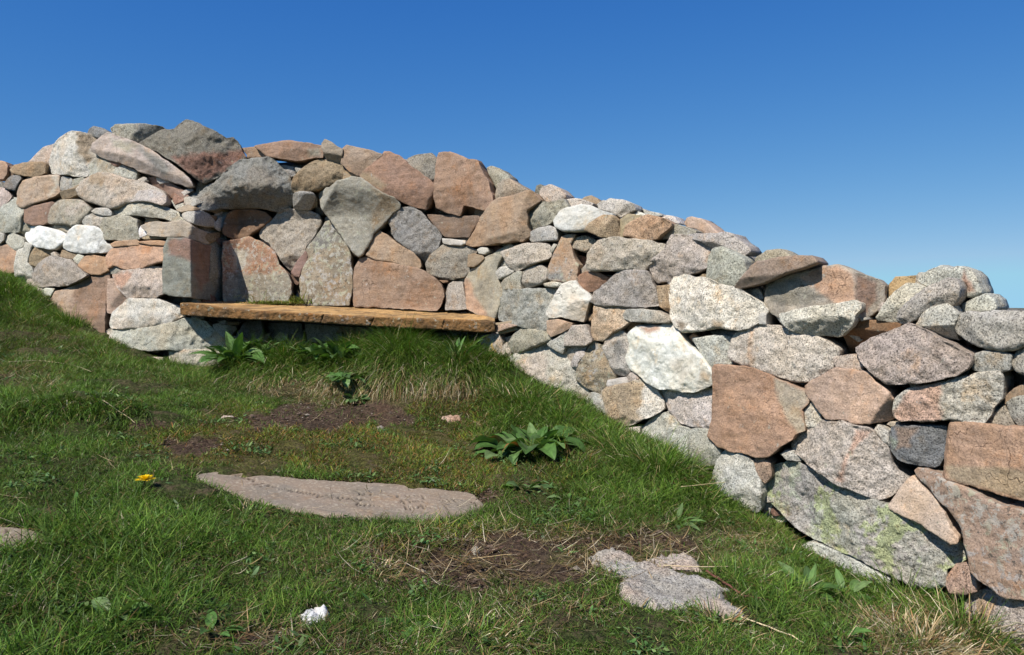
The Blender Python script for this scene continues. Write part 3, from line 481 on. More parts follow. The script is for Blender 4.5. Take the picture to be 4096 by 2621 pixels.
F|gl|g|R.02;d-.01;Q pk4 1360,1400 1480,1200 1740,1160 1740,1470 1380,1480;l long block, pink at its left end and pale grey at its right|1365,1380 1380,1300 1470,1220 1700,1170 1900,1120 2060,1080 2220,1070 2235,1130 2230,1280 2150,1360 2130,1420 2090,1480 1980,1485 1820,1450 1700,1465 1420,1465 1380,1430
F|t|s|d.02|2220,1290 2290,1220 2420,1160 2500,1160 2500,1250 2300,1300 2240,1340 2215,1340
F|g|g|R.015|2240,1330 2300,1290 2420,1260 2500,1260 2500,1530 2330,1510 2270,1420
F|tg|g|d.01|2090,1490 2140,1410 2220,1355 2270,1420 2310,1530 2200,1530
G|gl|g|R.01|1020,100 1080,20 1130,70 1160,160 1180,170 1100,230 1040,250
G|gp2|g|R.012;d-.02;F 1270,500 195 .35;Q pk4 1440,240 1560,240 1400,430 1340,660 1290,650 1370,450;l large speckled granite slab crossed by a pink vein|900,370 960,280 1040,250 1110,215 1180,170 1220,175 1300,185 1345,165 1450,205 1560,225 1620,290 1700,390 1720,520 1770,590 1840,640 1820,690 1720,780 1630,800 1540,760 1430,710 1290,660 1200,590 1080,520 1000,470 940,430
G|gl|g||1590,240 1620,200 1710,250 1715,370 1690,380 1640,290
G|gp|g|d.02|1655,205 1690,185 1770,190 1760,210 1720,240
G|gb2|g|R.01;F 2020,300 15 .5;F 1900,460 90 .5;Q b4 1760,215 1950,215 1890,300 1870,380 1760,400 1780,320;Q gr 1710,290 1780,330 1730,380;l blue grey block with a brown stain at the lower right|1710,330 1720,225 1770,212 1960,215 2150,220 2155,330 2130,440 2090,530 2060,545 1900,515 1770,480 1720,410
G|op|s|R.01;d-.02;F 2195,400 185 1.5;Q t2 2150,520 2810,560 2810,800 2200,640;l large pink block running out of the right edge of the photo|2145,620 2150,430 2185,220 2220,165 2400,185 2600,215 2860,230 2860,810 2650,770 2420,690 2200,640
G|tp|g|F 700,560 40 .5|620,480 680,460 750,510 750,620 700,680 660,620 630,560
G|gl5|g|R.03;l rounded pale grey boulder below the orange slab|280,650 320,500 370,430 440,405 520,430 600,490 640,570 680,680 680,760 660,900 500,940 320,860
G|gl|g|d.02|830,440 870,410 940,410 940,440 1000,480 980,500 880,490
G|gl6|g|R.012;L;d-.01;l very large slanting slab with green lichen patches, lowest in the right arm|750,540 860,518 960,518 1100,570 1200,600 1290,660 1420,720 1600,800 1750,880 1950,990 2100,1080 2230,1150 2320,1220 2320,1300 2230,1350 2150,1370 2140,1520 1900,1530 1740,1430 1560,1330 1430,1250 1280,1200 1100,1130 920,1040 780,900 680,820 680,690 740,620
G|gl|g|R.012|960,1200 1080,1155 1250,1210 1430,1280 1560,1370 1700,1450 1680,1600 1400,1520 1150,1430 1000,1290
H|cp|s|R.008;d-.02;F 1450,250 210 .5;l cream pink triangular stone between two slanting slabs|1320,340 1400,240 1470,150 1515,113 1600,200 1700,300 1770,400 1820,520 1880,590 1880,640 1830,645 1700,560 1560,470 1410,400 1340,370
H|r2|s|R.012;X;d-.01;F 2200,1030 110 1;l huge rusty pink slab with pale lichen at the lower right edge|1535,65 1560,50 1680,75 1790,140 1920,180 2100,270 2250,350 2480,390 2480,1075 2280,1075 2180,1020 2060,930 1990,870 1980,760 1945,650 1920,520 1850,410 1750,310 1650,190 1560,110
H|g|g|d.03|1880,590 1900,540 1925,560 1945,680 1970,760 1930,720 1895,650
H|gp2|g|R.02;Q o3 2030,1070 2200,1080 2100,1260 2050,1200;l pink and grey boulder in the bottom right corner|1880,1180 1930,1060 2150,1065 2280,1080 2480,1080 2480,1700 2200,1660 2000,1580 1900,1300
H|tp|g|d.01|1740,960 1830,840 1960,835 1980,900 2005,1050 1900,1080 1780,1060
E|gl|w||1040,600 1050,565 1130,550 1200,542 1215,580 1140,600 1050,620
E|gp|g|R.012|1205,540 1230,505 1265,505 1305,550 1280,570 1215,575
E|gl|g|R.02;Q t2 1000,560 1350,560 1320,880 1150,960 1040,850;F 1250,880 100 .6|1010,650 1050,625 1220,590 1300,568 1370,590 1440,660 1480,740 1490,790 1430,840 1340,870 1250,910 1160,940 1100,920 1050,830 1030,750
E|gl|g|R.015|1480,680 1530,650 1640,650 1800,640 1910,640 1925,730 1925,830 1880,950 1830,960 1720,935 1630,910 1580,860 1520,820 1500,750
E|g|g|R.02|890,670 930,665 990,690 1020,730 1040,820 1080,900 1130,950 1130,1050 920,1050 905,860 895,780
E|gl|g|R.02|1310,960 1400,870 1490,830 1560,860 1620,930 1700,960 1700,1200 1450,1180 1310,1100
E|g|g|R.02|1680,975 1760,950 1870,970 1890,1060 1950,1140 1910,1240 1830,1260 1740,1250 1690,1160
E|w2|g||1170,970 1220,945 1310,940 1310,1000 1230,1030 1180,1030
E|gl|g||850,860 900,830 905,920 860,960
E|gl|g||840,740 890,700 905,800 880,810
E|gd|g|d.05|1820,180 1870,160 2080,170 2050,210 1900,215
D|t|g|d.03|1750,900 1780,870 1850,870 1850,905
D|g|g|d.03|1510,610 1550,575 1560,600 1520,670
F|g|g|d.02|1080,650 1130,640 1140,660 1090,670
W|gd|g|d.07|620,762 700,762 705,800 625,805
W|g|g|d.07|708,764 790,768 795,800 715,805
W|t|s|d.07|800,770 870,772 868,812 802,808
W|gd|g|d.07|878,775 960,778 955,815 880,812
W|g|g|d.07|968,782 1040,785 1045,825 970,822
W|gd|g|d.07|1052,788 1120,792 1118,830 1050,828
W|gd|g|d.08|640,808 720,806 730,840 650,845
W|g|g|d.08|740,808 840,812 835,845 745,845
W|gd|g|d.08|850,818 950,818 950,855 855,850
W|t|s|d.0;c0|1163,760 1200,755 1215,775 1170,785
W|g|g|c;d.1;R.02|2125,640 2200,630 2240,700 2200,730 2120,720
W|gl|g|c;d.12;R.02|2180,700 2290,700 2330,760 2200,770
"""
# ---- the dry stone wall ----
wall = thing('dry_stone_wall', tuple(pk(1200, 900, 3.3)), 'long curving dry stone wall of pink, grey and white rubble with a bench niche', 'stone wall'); wall['kind'] = 'thing'
seed = 0
for ln in STONES.strip().splitlines():
    if not ln.strip() or ln.startswith('#'): continue
    crop, pal, kind, opts, cs = ln.split('|'); poly = coords(cs, crop); opt = {}; label = None; coping = False
    ox, oy, kk = CROP[crop]
    for o in opts.split(';'):
        o = o.strip()
        if not o: continue
        if o == 'c': coping = True
        elif o[0] == 'd': opt['d'] = float(o[1:])
        elif o[0] == 'R': opt['R'] = float(o[1:])
        elif o[0] == 'F':
            a = [float(v) for v in o[1:].split()] if ',' not in o else None
            if a is None:
                t_ = o[1:].replace(',', ' ').split(); a = [float(v) for v in t_]
            opt.setdefault('F', []).append((ox+a[0]*kk, oy+a[1]*kk, a[2], a[3]))
        elif o[0] == 'Q':
            t_ = o[1:].split(None, 1); opt.setdefault('Q', []).append((t_[0], coords(t_[1], crop)))
        elif o[0] in 'XLS': opt[o[0]] = True
        elif o[0] == 'l': label = o[1:].strip()
    seed += 1
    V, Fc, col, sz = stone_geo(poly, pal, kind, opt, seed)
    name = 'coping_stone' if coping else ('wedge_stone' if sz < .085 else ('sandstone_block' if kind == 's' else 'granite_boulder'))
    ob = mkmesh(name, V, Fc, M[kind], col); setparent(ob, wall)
    if label: ob['label'] = label
# rubble packed behind the face stones, seen only as dark chinks in the joints
SKY = np.array([(-400,400),(0,400),(90,360),(160,330),(430,310),(560,352),(750,350),(850,370),(1000,385),(1140,400),(1200,440),(1300,475),(1500,505),(1600,550),(1740,590),(1850,650),(1960,650),(2060,710),(2150,690),(2290,710),(2407,750),(2700,790)])
def rubble():
    Vs, Fs, Cs, nv = [], [], [], 0; r = np.random.default_rng(3)
    for k in range(620):
        x = r.uniform(-120, 2480); top = np.interp(x, SKY[:,0], SKY[:,1])+42; bot = np.interp(x, BASE[:,0], BASE[:,1])+40
        y = r.uniform(top, bot); s = r.uniform(11, 26)*(.8+.5*x/2400)
        a = np.sort(r.uniform(0, 2*math.pi, 8)); poly = np.stack([x+np.cos(a)*s*r.uniform(.8, 1.3, 8), y+np.sin(a)*s*r.uniform(.6, .95, 8)], 1)*K
        pal = ['g', 'g', 't2', 'gl', 'b2'][int(r.integers(0, 5))]
        try: V, Fc, col, _ = stone_geo(poly, pal, 'g', {}, 1000+k, 15, .045+r.uniform(0, .04))
        except Exception: continue
        Vs.append(V); Fs += [[i+nv for i in f] for f in Fc]; Cs.append(col); nv += len(V)
    ob = mkmesh('rubble_fill', np.vstack(Vs), Fs, M['g'], np.vstack(Cs)); setparent(ob, wall); ob['kind'] = 'stuff'
    # core
    xs = np.arange(-380, 2500, 12.0); V = []; 
    nz_ = 40
    for x in xs:
        ax = wall_axis(x); top = np.interp(x, SKY[:,0], SKY[:,1])+18; bot = np.interp(x, BASE[:,0], BASE[:,1])+120
        for j in range(nz_):
            y = top+(bot-top)*j/(nz_-1); p = pk(x, y, float(faceY(x*K, y*K)))+ax*.15
            V.append(p)
        for j in (nz_-1, 0):
            y = top+(bot-top)*j/(nz_-1); V.append(pk(x, y, float(faceY(x*K, y*K)))+ax*.46)
    V = np.array(V); V[:,:] += frac(V, 16, 3, 4)[:,None]*.03*np.array([.5, 1, .6]); m = nz_+2; Fc = []
    for i in range(len(xs)-1):
        for j in range(m):
            k = (j+1) % m; Fc.append([i*m+j, i*m+k, (i+1)*m+k, (i+1)*m+j])
    col = np.zeros((len(V), 4)); col[:,:3] = (.20, .185, .165); col[:,3] = .3
    ob = mkmesh('rubble_core', V, Fc, M['g'], col); setparent(ob, wall)
rubble()
# ---- terrain ----
TC = [(-150,600,5.1),(0,650,4.72),(60,690,4.5),(120,755,4.3),(190,780,4.2),(250,808,4.1),(330,850,3.95),(400,870,3.86),(520,872,3.8),
 (560,866,3.78),(700,856,3.62),(850,850,3.52),(1000,846,3.44),(1120,846,3.38),(1180,862,3.33),(620,905,3.38),(560,915,3.35),(700,940,3.2),(850,946,3.14),(950,935,3.14),(1050,900,3.15),(1150,885,3.2),
 (1200,925,3.12),(1300,955,3.0),(1400,1000,2.86),(1500,1045,2.72),(1600,1090,2.58),(1700,1190,2.36),(1850,1292,2.14),(1950,1362,1.99),(2090,1415,1.86),(2250,1485,1.70),(2340,1560,1.58),(2420,1660,1.46),
 (0,750,4.0),(0,850,3.42),(0,950,2.72),(100,850,3.5),(100,955,2.68),(200,900,3.1),(300,955,2.8),(60,962,2.44),(60,1003,2.41),(130,962,2.45),(130,1003,2.42),(200,964,2.48),(200,1004,2.44),(280,968,2.51),(280,1006,2.47),(350,975,2.54),(350,1008,2.5),(60,925,2.75),(200,925,2.78),(340,935,2.8),(420,975,2.75),(450,940,3.0),(300,880,3.5),(150,820,3.8)]
pts = [pk(a, b, c) for a, b, c in TC]
def planeY(x, y):
    u = (x*K-CX)/F; d = pk(x, y, 1.0); return .7/(-d[2]+.0875-.1*u)
for x, y in [(600,980),(800,985),(960,980),(500,1030),(700,1050),(900,1050),(1100,1000),(1100,1100),(300,1080),(100,1100),(0,1050),(500,1150),(900,1150),(1250,1180),(1400,1200),(1500,1300),(1200,1300),(900,1300),(500,1300),(100,1300),(0,1540),(300,1500),(700,1500),(1100,1500),(1500,1500),(1800,1500),(2000,1540),(1700,1350),(-150,1200),(-200,1600),(200,1030),(60,1040),(340,1035)]:
    pts.append(pk(x, y, float(planeY(x, y))))
for X, Y in [(-1.5,.3),(0,0),(1.5,.3),(0,-1.5),(-2,-1.5),(2,-1.5),(-3.5,1),(3,0)]: pts.append(np.array([X, Y, -.7+.0875*Y-.1*X]))
for x in (0, 400, 800, 1200, 1600, 2000, 2400):          # behind the wall
    Y = float(np.interp(x, UP[:,0], UP[:,1])); b = pk(x, float(np.interp(x, BASE[:,0], BASE[:,1])), Y); ax = wall_axis(x)
    p = b+ax*.8; p[2] = min(b[2], -.3)-.05; pts.append(p); p = b+ax*1.8; p[2] = min(b[2], -.4)-.2; pts.append(p)
pts = np.array(pts)
def tps(r2): return np.where(r2 > 0, r2*np.log(r2+1e-12), 0)*.5
n_ = len(pts); A = tps(((pts[:,None,:2]-pts[None,:,:2])**2).sum(-1))+np.eye(n_)*.002
Q_ = np.hstack([np.ones((n_, 1)), pts[:,:2]]); S_ = np.block([[A, Q_], [Q_.T, np.zeros((3, 3))]])
wt = np.linalg.solve(S_, np.concatenate([pts[:,2], np.zeros(3)]))
def gz(X, Y):
    X = np.asarray(X, float); Y = np.asarray(Y, float); sh = X.shape; x = X.ravel(); y = Y.ravel(); out = np.empty(len(x))
    for i in range(0, len(x), 20000):
        d = tps((x[i:i+20000,None]-pts[:,0])**2+(y[i:i+20000,None]-pts[:,1])**2)
        out[i:i+20000] = d@wt[:n_]+wt[n_]+wt[n_+1]*x[i:i+20000]+wt[n_+2]*y[i:i+20000]
    rad = np.hypot(x+.3, y-2.6); w = sm((rad-3.6)/2.5)
    ang = np.degrees(np.arctan2(x, y))
    crest = np.interp(ang, [-180,-30,0,20,27,31,34,40,60,180], [0,0,0,.2,.9,.62,.38,.3,0,0])*1.0
    far = -.7-.9*sm((rad-4)/8)-.9*sm((rad-10)/30) + (crest+2.5)*sm((rad-40)/55)*np.where(crest > 0, 1, 0) - 6*sm((rad-150)/250)
    far = np.where((y < 1) & (rad < 12), -.7+.05*np.clip(y, -6, 3), far)
    return (out*(1-w)+far*w).reshape(sh)
def ground_at(x, y):                    # photo pixel (P units) -> point on the ground
    ts = np.linspace(.9, 5.2, 300); P = pk(np.full(300, x), np.full(300, y), 1.0)*ts[:,None]; d = P[:,2]-gz(P[:,0], P[:,1])
    i = int(np.argmax(d < 0)); i = max(i, 1); a, b = d[i-1], d[i]; t = ts[i-1]+(ts[i]-ts[i-1])*a/(a-b+1e-9)
    return pk(x, y, 1.0)*t
# zones in P units: (cx, cy, rx, ry, value)
DIRT = [(770,982,190,26,1.3),(690,1000,120,12,1.1),(900,975,70,28,1.1),(450,1048,75,20,1.0),(1155,1168,50,14,1.1),(1190,1290,140,34,1.0),(1500,1278,170,26,.9),(1150,1345,280,42,.75),(950,1310,120,24,.6),(1330,1340,60,30,.7),(1250,1180,60,12,.4),(350,1000,80,10,.7),(800,965,150,20,.8),(1330,1430,120,26,.5),(430,1330,60,22,.5),(1700,1450,60,20,.5),(560,1500,140,14,.45)]
DRY = [(860,925,260,32,.75),(1010,900,90,50,.5),(60,890,120,40,.6),(150,720,90,40,.7),(90,800,120,60,.5),(1500,1290,330,60,.55),(1350,1080,80,30,.6),(2150,1500,200,80,.65),(1770,1270,70,50,.6),(1150,1320,300,80,.45),(900,1530,400,40,.4),(560,1500,200,40,.5),(1260,1440,200,60,.4),(950,1340,300,50,.4),(200,830,100,40,.4),(420,890,160,30,.3)]
LUSH = [(120,1380,380,150,1.0),(0,1520,260,150,1.0),(60,990,260,50,.8),(40,740,130,90,.9),(1250,960,150,70,.8),(1430,1080,180,70,1.0),(1650,1170,120,80,.9),(1850,1400,200,70,.6),(2150,1480,200,80,.9),(1500,1200,220,60,.5),(300,1250,260,90,.5),(520,1230,90,50,.6),(250,860,260,60,.5),(800,1530,500,60,.3)]
MOSS = [(650,1050,330,60,1.0),(1000,1080,200,80,.9),(1080,960,120,40,.8),(1000,1130,220,40,.8),(1250,1100,140,60,.4),(560,980,90,30,.6),(1150,1300,300,60,.5)]
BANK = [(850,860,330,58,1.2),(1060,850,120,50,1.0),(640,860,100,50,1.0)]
def zone(px, py, L, hard=1.0):
    wx = np.sin(px*.045+np.sin(py*.08)*2)*16+np.sin(px*.13+py*.21)*8; wy = np.sin(px*.037+1.3)*7+np.sin(px*.11+py*.05)*5; px = px+wx; py = py+wy
    out = np.zeros(len(px))
    for cx, cy, rx, ry, v in L:
        d = np.sqrt(((px-cx)/rx)**2+((py-cy)/ry)**2); out = np.maximum(out, v*sm((1.25-d)/.5*hard))
    return out
FOOT = [[(452,1120),(500,1109),(640,1115),(800,1130),(960,1140),(1110,1156),(1140,1188),(1070,1216),(1020,1224),(900,1220),(700,1203),(560,1164)], [(-160,1238),(0,1238),(80,1248),(110,1270),(60,1290),(0,1304),(-160,1306)]]
def terrain():
    def axis(lo, hi, a, b, st, far):
        s = [a]; d = st
        while s[-1] > lo: d *= 1.25; s.append(s[-1]-d)
        s = s[::-1]; s += list(np.arange(a+st, b, st)); d = st
        while s[-1] < hi: d *= 1.25; s.append(s[-1]+d)
        return np.array(s)
    xs = axis(-900, 900, -3.4, 2.0, .013, 0); ys = axis(-300, 1200, 1.0, 4.9, .013, 0)
    X, Y = np.meshgrid(xs, ys); Z = gz(X, Y); V = np.stack([X.ravel(), Y.ravel(), Z.ravel()], 1)
    near = (np.abs(V[:,0]) < 6) & (V[:,1] > 0) & (V[:,1] < 6)
    nzv = np.zeros(len(V)); idx = np.where(near)[0]
    nzv[idx] = frac(V[idx], 5, 4, 2)*(.020+.018*np.clip((-1.0-V[idx,0])/.6, 0, 1)*np.clip((V[idx,1]-2.2)/.4, 0, 1))+frac(V[idx], 28, 4, 8)*.006
    V[:,2] += nzv
    qx, qy = proj(np.where(V[:,1:2] > .5, V, np.array([[9., 1., 0.]]))); qq = np.stack([qx/K, qy/K], 1)
    for pg in FOOT:
        pg = np.array(pg, float); cc_ = pg.mean(0); m_ = inpoly(qq, cc_+(pg-cc_)*1.0) & (V[:,1] > .5); V[m_, 2] -= .035
    nx, ny = len(xs), len(ys); i = np.arange(ny-1)[:,None]*nx+np.arange(nx-1); i = i.ravel(); Fc = np.stack([i, i+1, i+nx+1, i+nx], 1).tolist()
    px, py = proj(V); px /= K; py /= K; ok = V[:,1] > .5; w = np.where(ok & near, 1, 0)
    nn = np.zeros(len(V)); nn[idx] = frac(V[idx], 10, 4, 41)
    dirt = zone(px, py, DIRT)*w; moss = zone(px, py, MOSS)*w; dry = zone(px, py, DRY)*w; bank = zone(px, py, BANK)*w
    dirt = np.clip(dirt+nn*.9*(dirt > 0), 0, 1)
    col = np.ones((len(V), 4)); c = np.tile(np.array([.044, .060, .020]), (len(V), 1))
    c = c*(1-.6*moss[:,None])+np.array([.10, .090, .028])*.6*moss[:,None]
    c = c*(1-.7*dry[:,None])+np.array([.105, .08, .05])*.7*dry[:,None]
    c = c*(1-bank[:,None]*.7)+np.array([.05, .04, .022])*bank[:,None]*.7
    s = np.clip((dirt-.35)*3.5, 0, 1)[:,None]; c = c*(1-s)+np.array([.072, .050, .038])*s
    far = (~near)[:,None]; c = np.where(far, np.array([.06, .085, .03]), c)
    col[:,:3] = c
    m, nt, b = newmat('turf_soil'); L = nt.links; geo = nd(nt, 'ShaderNodeNewGeometry'); p = geo.outputs['Position']
    att = nd(nt, 'ShaderNodeAttribute', attribute_name='Col'); cc = att.outputs['Color']
    cc = mul(nt, cc, ramp(nt, noi(nt, p, 60, 5, .75), [(.3, .35), (.5, .9), (.7, 1.7)]), 1.0)
    cc = mul(nt, cc, ramp(nt, noi(nt, p, 9, 4, .7), [(.3, (.8, .85, .8)), (.7, (1.25, 1.1, 1.0))]), 1.0)
    cc = mul(nt, cc, ramp(nt, noi(nt, p, 170, 4, .8), [(.36, .25), (.5, .9), (.66, 2.0)]), 1.0)
    cc = mul(nt, cc, (.115, .085, .055), ramp(nt, noi(nt, p, 38, 5, .8), [(.50, 0.0), (.62, .75)]), 'MIX')
    L.new(cc, b.inputs['Base Color']); b.inputs['Roughness'].default_value = .95; b.inputs['Specular IOR Level'].default_value = .1
    L.new(bump(nt, noi(nt, p, 120, 5, .75), .012), b.inputs['Normal'])
    ob = mkmesh('ground', V, Fc, m, col, origin=(0, 0, 0)); ob['kind'] = 'structure'
terrain()
# ---- camera, light, sky ----
cam = bpy.data.cameras.new('camera'); co = bpy.data.objects.new('camera', cam); COL.objects.link(co); sc.camera = co
cam.sensor_width = 36; cam.lens = 36*F/4096; cam.clip_start = .05; cam.clip_end = 5000
co.rotation_euler = (math.radians(90)+PITCH, 0, 0)
AZ, EL = math.radians(38), math.radians(50)
sun = bpy.data.lights.new('sun', 'SUN'); so = bpy.data.objects.new('sun', sun); COL.objects.link(so); sun.energy = 5.0; sun.angle = math.radians(.53); sun.color = (1, .93, .82)
sd = Vector((-math.sin(AZ)*math.cos(EL), -math.cos(AZ)*math.cos(EL), math.sin(EL))); so.rotation_euler = sd.to_track_quat('Z', 'Y').to_euler(); so.location = sd*20
w = bpy.data.worlds.new('World'); sc.world = w; w.use_nodes = True; nt = w.node_tree; bg = nt.nodes['Background']
sk = nt.nodes.new('ShaderNodeTexSky'); sk.sky_type = 'NISHITA'; sk.sun_disc = False; sk.sun_elevation = EL; sk.sun_rotation = math.atan2(sd.x, sd.y)
sk.altitude = 0; sk.air_density = 1.0; sk.dust_density = 0; sk.ozone_density = 1.6
tc = nt.nodes.new('ShaderNodeTexCoord'); mp = nt.nodes.new('ShaderNodeMapping'); mp.inputs['Scale'].default_value = (1, 1, .85); mp.inputs['Location'].default_value = (0, 0, .12)
nm = nt.nodes.new('ShaderNodeVectorMath'); nm.operation = 'NORMALIZE'; nt.links.new(tc.outputs['Generated'], mp.inputs[0]); nt.links.new(mp.outputs[0], nm.inputs[0]); nt.links.new(nm.outputs[0], sk.inputs[0])
EXPO = .52; sep = nt.nodes.new('ShaderNodeSeparateColor'); cmb = nt.nodes.new('ShaderNodeCombineColor'); nt.links.new(sk.outputs[0], sep.inputs[0])
def mth(op, a, b):
    n = nt.nodes.new('ShaderNodeMath'); n.operation = op; nt.links.new(a, n.inputs[0]); n.inputs[1].default_value = b; return n.outputs[0]
for ch, (t0, x0, g) in enumerate(((.037, .0648, 2.3), (.168, .107, 1.38), (.515, .188, .66))):   # deepen the blue of the Nishita sky as on the photograph
    x = mth('MINIMUM', mth('MULTIPLY', sep.outputs[ch], .05/x0), 2.6); x = mth('POWER', x, g); nt.links.new(mth('MULTIPLY', x, t0/(.1*2**EXPO)), cmb.inputs[ch])
nt.links.new(cmb.outputs[0], bg.inputs[0]); bg.inputs[1].default_value = .1
sc.view_settings.view_transform = 'Standard'; sc.view_settings.look = 'None'; sc.view_settings.exposure = EXPO; sc.view_settings.gamma = 1
sc.cycles.use_denoising = True
# ---- stone bench across the niche ----
def bench():
    f = np.array([(424,716,3.93),(432,713,3.92),(450,712.5,3.90),(588,729,3.80),(760,739,3.68),(911,746,3.58),(1050,750,3.48),(1140,753,3.42),(1163,757,3.41)])
    bo = np.array([(424,738),(432,741),(450,743),(588,752),(710,757),(764,761),(911,770),(1050,777),(1140,783),(1163,781)])
    bk = np.array([(424,709,4.25),(465,707,4.33),(588,707,4.36),(823,721,4.12),(1087,733,3.82),(1120,737,3.62),(1150,745,3.46),(1163,750,3.43)])
    xs = np.unique(np.concatenate([np.linspace(424, 1163, 380), f[:,0]])); V = []; prof = 0
    ntop = 26; nfr = 16
    for x in xs:
        a = pk(x, np.interp(x, f[:,0], f[:,1]), float(np.interp(x, f[:,0], f[:,2])))
        c = pk(x, np.interp(x, bo[:,0], bo[:,1]), float(np.interp(x, f[:,0], f[:,2])+.012))
        b = pk(x, np.interp(x, bk[:,0], bk[:,1]), float(np.interp(x, bk[:,0], bk[:,2])))
        e = b+(c-a); row = []
        for j in range(ntop): row.append(b+(a-b)*(j/ntop)**.8)
        for j in range(nfr+1):
            t = j/nfr; q = a+(c-a)*t; bulge = .004*(1-(2*t-1)**8)-.004; q = q+(a-b)/np.linalg.norm(a-b)*bulge*1.3; row.append(q)
        for j in range(1, 5): row.append(c+(e-c)*j/4)
        V += row; m = len(row)
    V = np.array(V); n = len(xs); Fc = []
    for i in range(n-1):
        for j in range(m):
            k = (j+1) % m; Fc.append([i*m+j, (i+1)*m+j, (i+1)*m+k, i*m+k])
    Fc.append(list(range(m))); Fc.append([(n-1)*m+j for j in range(m)][::-1])
    jj = np.tile(np.arange(m), n); fr = (jj >= ntop) & (jj <= ntop+nfr)
    nz = frac(V, 14, 4, 3); nz2 = frac(V, 45, 3, 9)
    d = np.where(fr, nz*.003+nz2*.0035+frac(V, 110, 3, 4)*.0022, nz*.001); V[:,1] -= d*1.0; V[:,2] += np.where(fr, 0, nz*.003+nz2*.0008)
    px, py = proj(V); px /= K; py /= K
    for cx, sl, wd in ((757,-.35,1.0),(878,-.5,.9),(1046,-.3,.7)):
        q = np.abs(px-cx-(py-750)*sl)/wd; V[:,1] += np.where(fr, .014*np.exp(-q*q), 0)
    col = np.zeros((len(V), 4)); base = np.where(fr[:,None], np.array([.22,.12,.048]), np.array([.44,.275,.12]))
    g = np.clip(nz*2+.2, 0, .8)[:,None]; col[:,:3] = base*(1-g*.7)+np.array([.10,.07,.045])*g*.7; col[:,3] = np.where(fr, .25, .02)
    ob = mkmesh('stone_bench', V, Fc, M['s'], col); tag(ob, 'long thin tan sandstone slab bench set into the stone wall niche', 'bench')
    return ob
bench()
# ---- flat slabs let into the turf ----
def flat_slab(name, outline, label, cat, strokes, lift=.003, thick=.05, step=3.0, crop=None):
    poly, _ = ccw(np.array(outline, float)*K); poly = resample(chaikin(poly, .15), 6)
    t = np.roll(poly, -1, 0)-np.roll(poly, 1, 0); t /= np.linalg.norm(t, axis=1)[:,None]+1e-9
    poly = poly+np.stack([t[:,1], -t[:,0]], 1)*np.array([noise.fractal(Vector((p[0]*.03, p[1]*.05, 3)), .7, 2.2, 3)*3 for p in poly])[:,None]
    # work in the plan of the ground: outline points dropped on to the turf
    G = np.array([ground_at(p[0]/K, p[1]/K) for p in poly]); G[:,2] += lift
    c = G.mean(0); A = np.c_[G[:,:2]-c[:2], np.ones(len(G))]; co_, *_ = np.linalg.lstsq(A, G[:,2], rcond=None)
    pl, _ = ccw(G[:,:2]); V2, faces, bmap = triangulate(pl, step*.001, 5)
    z = (V2-c[:2])@co_[:2]+co_[2]; V = np.c_[V2, z]
    V[:,2] += frac(V, 8, 3, 3)*.0015+frac(V, 50, 3, 4)*.0006
    d = edist(V2, pl); V[:,2] -= .006*np.clip(1-d/.008, 0, 1)**2
    px, py = proj(V); dist = np.full(len(V), 99.0); wid = 2.3
    for s in strokes:
        s = np.array(s, float)
        for i in range(len(s)-1):
            a, b = s[i], s[i+1]; q = np.stack([px, (py)], 1); dd = b-a; tt = np.clip(((q-a)@dd)/(dd@dd+1e-9), 0, 1); r_ = q-(a+tt[:,None]*dd)
            dist = np.minimum(dist, np.hypot(r_[:,0]/1.0, r_[:,1]*2.0))
    g = np.clip((1-dist/5.5)*1.6, 0, 1); V[:,2] -= g*.006
    col = np.zeros((len(V), 4)); bc = np.array([.215,.170,.130]); n1 = np.clip(frac(V, 9, 3, 8)*1.5+.3, 0, 1)[:,None]; col[:,:3] = bc*(1-n1)+np.array([.18,.155,.125])*n1
    col[:,:3] *= (1-.70*g)[:,None]; fl = (frac(V*np.array([1,1,1]), 120, 2, 5) > .38); col[fl,:3] = np.array([.28,.24,.19])
    rb = [b for b in bmap if b is not None]; nb = V[rb].copy(); nb[:,2] -= thick; k0 = len(V); allV = np.vstack([V, nb]); allc = np.vstack([col, col[rb]*.8])
    fs = faces+[[rb[i], k0+i, k0+(i+1) % len(rb), rb[(i+1) % len(rb)]] for i in range(len(rb))]
    ob = mkmesh(name, allV, fs, M['slab'], allc); tag(ob, label, cat); return ob
def S1(*seg): return [[(900+x/4.0117, 1870+y/4.0117) for x, y in s] for s in seg]
def S2(*seg): return [[(1350+x/3.946, 1900+y/3.946) for x, y in s] for s in seg]
def S3(*seg): return [[(0+x/8.023, 2080+y/8.023) for x, y in s] for s in seg]
strk = S1([(190,135),(260,115)],[(240,150),(325,140)],[(275,170),(315,165)],[(340,180),(400,172),(380,190)],[(395,195),(475,185)],[(450,222),(480,208)],
 [(475,278),(630,248)],[(575,305),(735,275)],[(690,305),(760,290)],[(770,312),(825,305)],[(890,350),(940,345),(985,330)],[(940,350),(1018,348)],[(1015,375),(1070,355)],
 [(1070,390),(1135,368)],[(1140,395),(1190,380)],[(1195,410),(1255,390)],[(1265,418),(1320,400)],[(1340,430),(1388,410)],[(1395,443),(1450,420)],[(1480,478),(1515,440)],[(1490,480),(1560,465),(1645,445)],
 [(1815,492),(1838,470)],[(1840,495),(1870,500)],[(1850,522),(1910,478)],[(1965,512),(2008,490)],[(2095,520),(2135,498)],[(2040,515),(2100,520)],[(2180,528),(2205,502),(2270,515)],
 [(2150,440),(2170,415)],[(2225,440),(2245,420)],[(2330,450),(2350,425)],[(2110,605),(2130,575),(2160,565),(2200,590),(2180,605)],[(2245,615),(2262,585)],[(2325,620),(2342,592)])
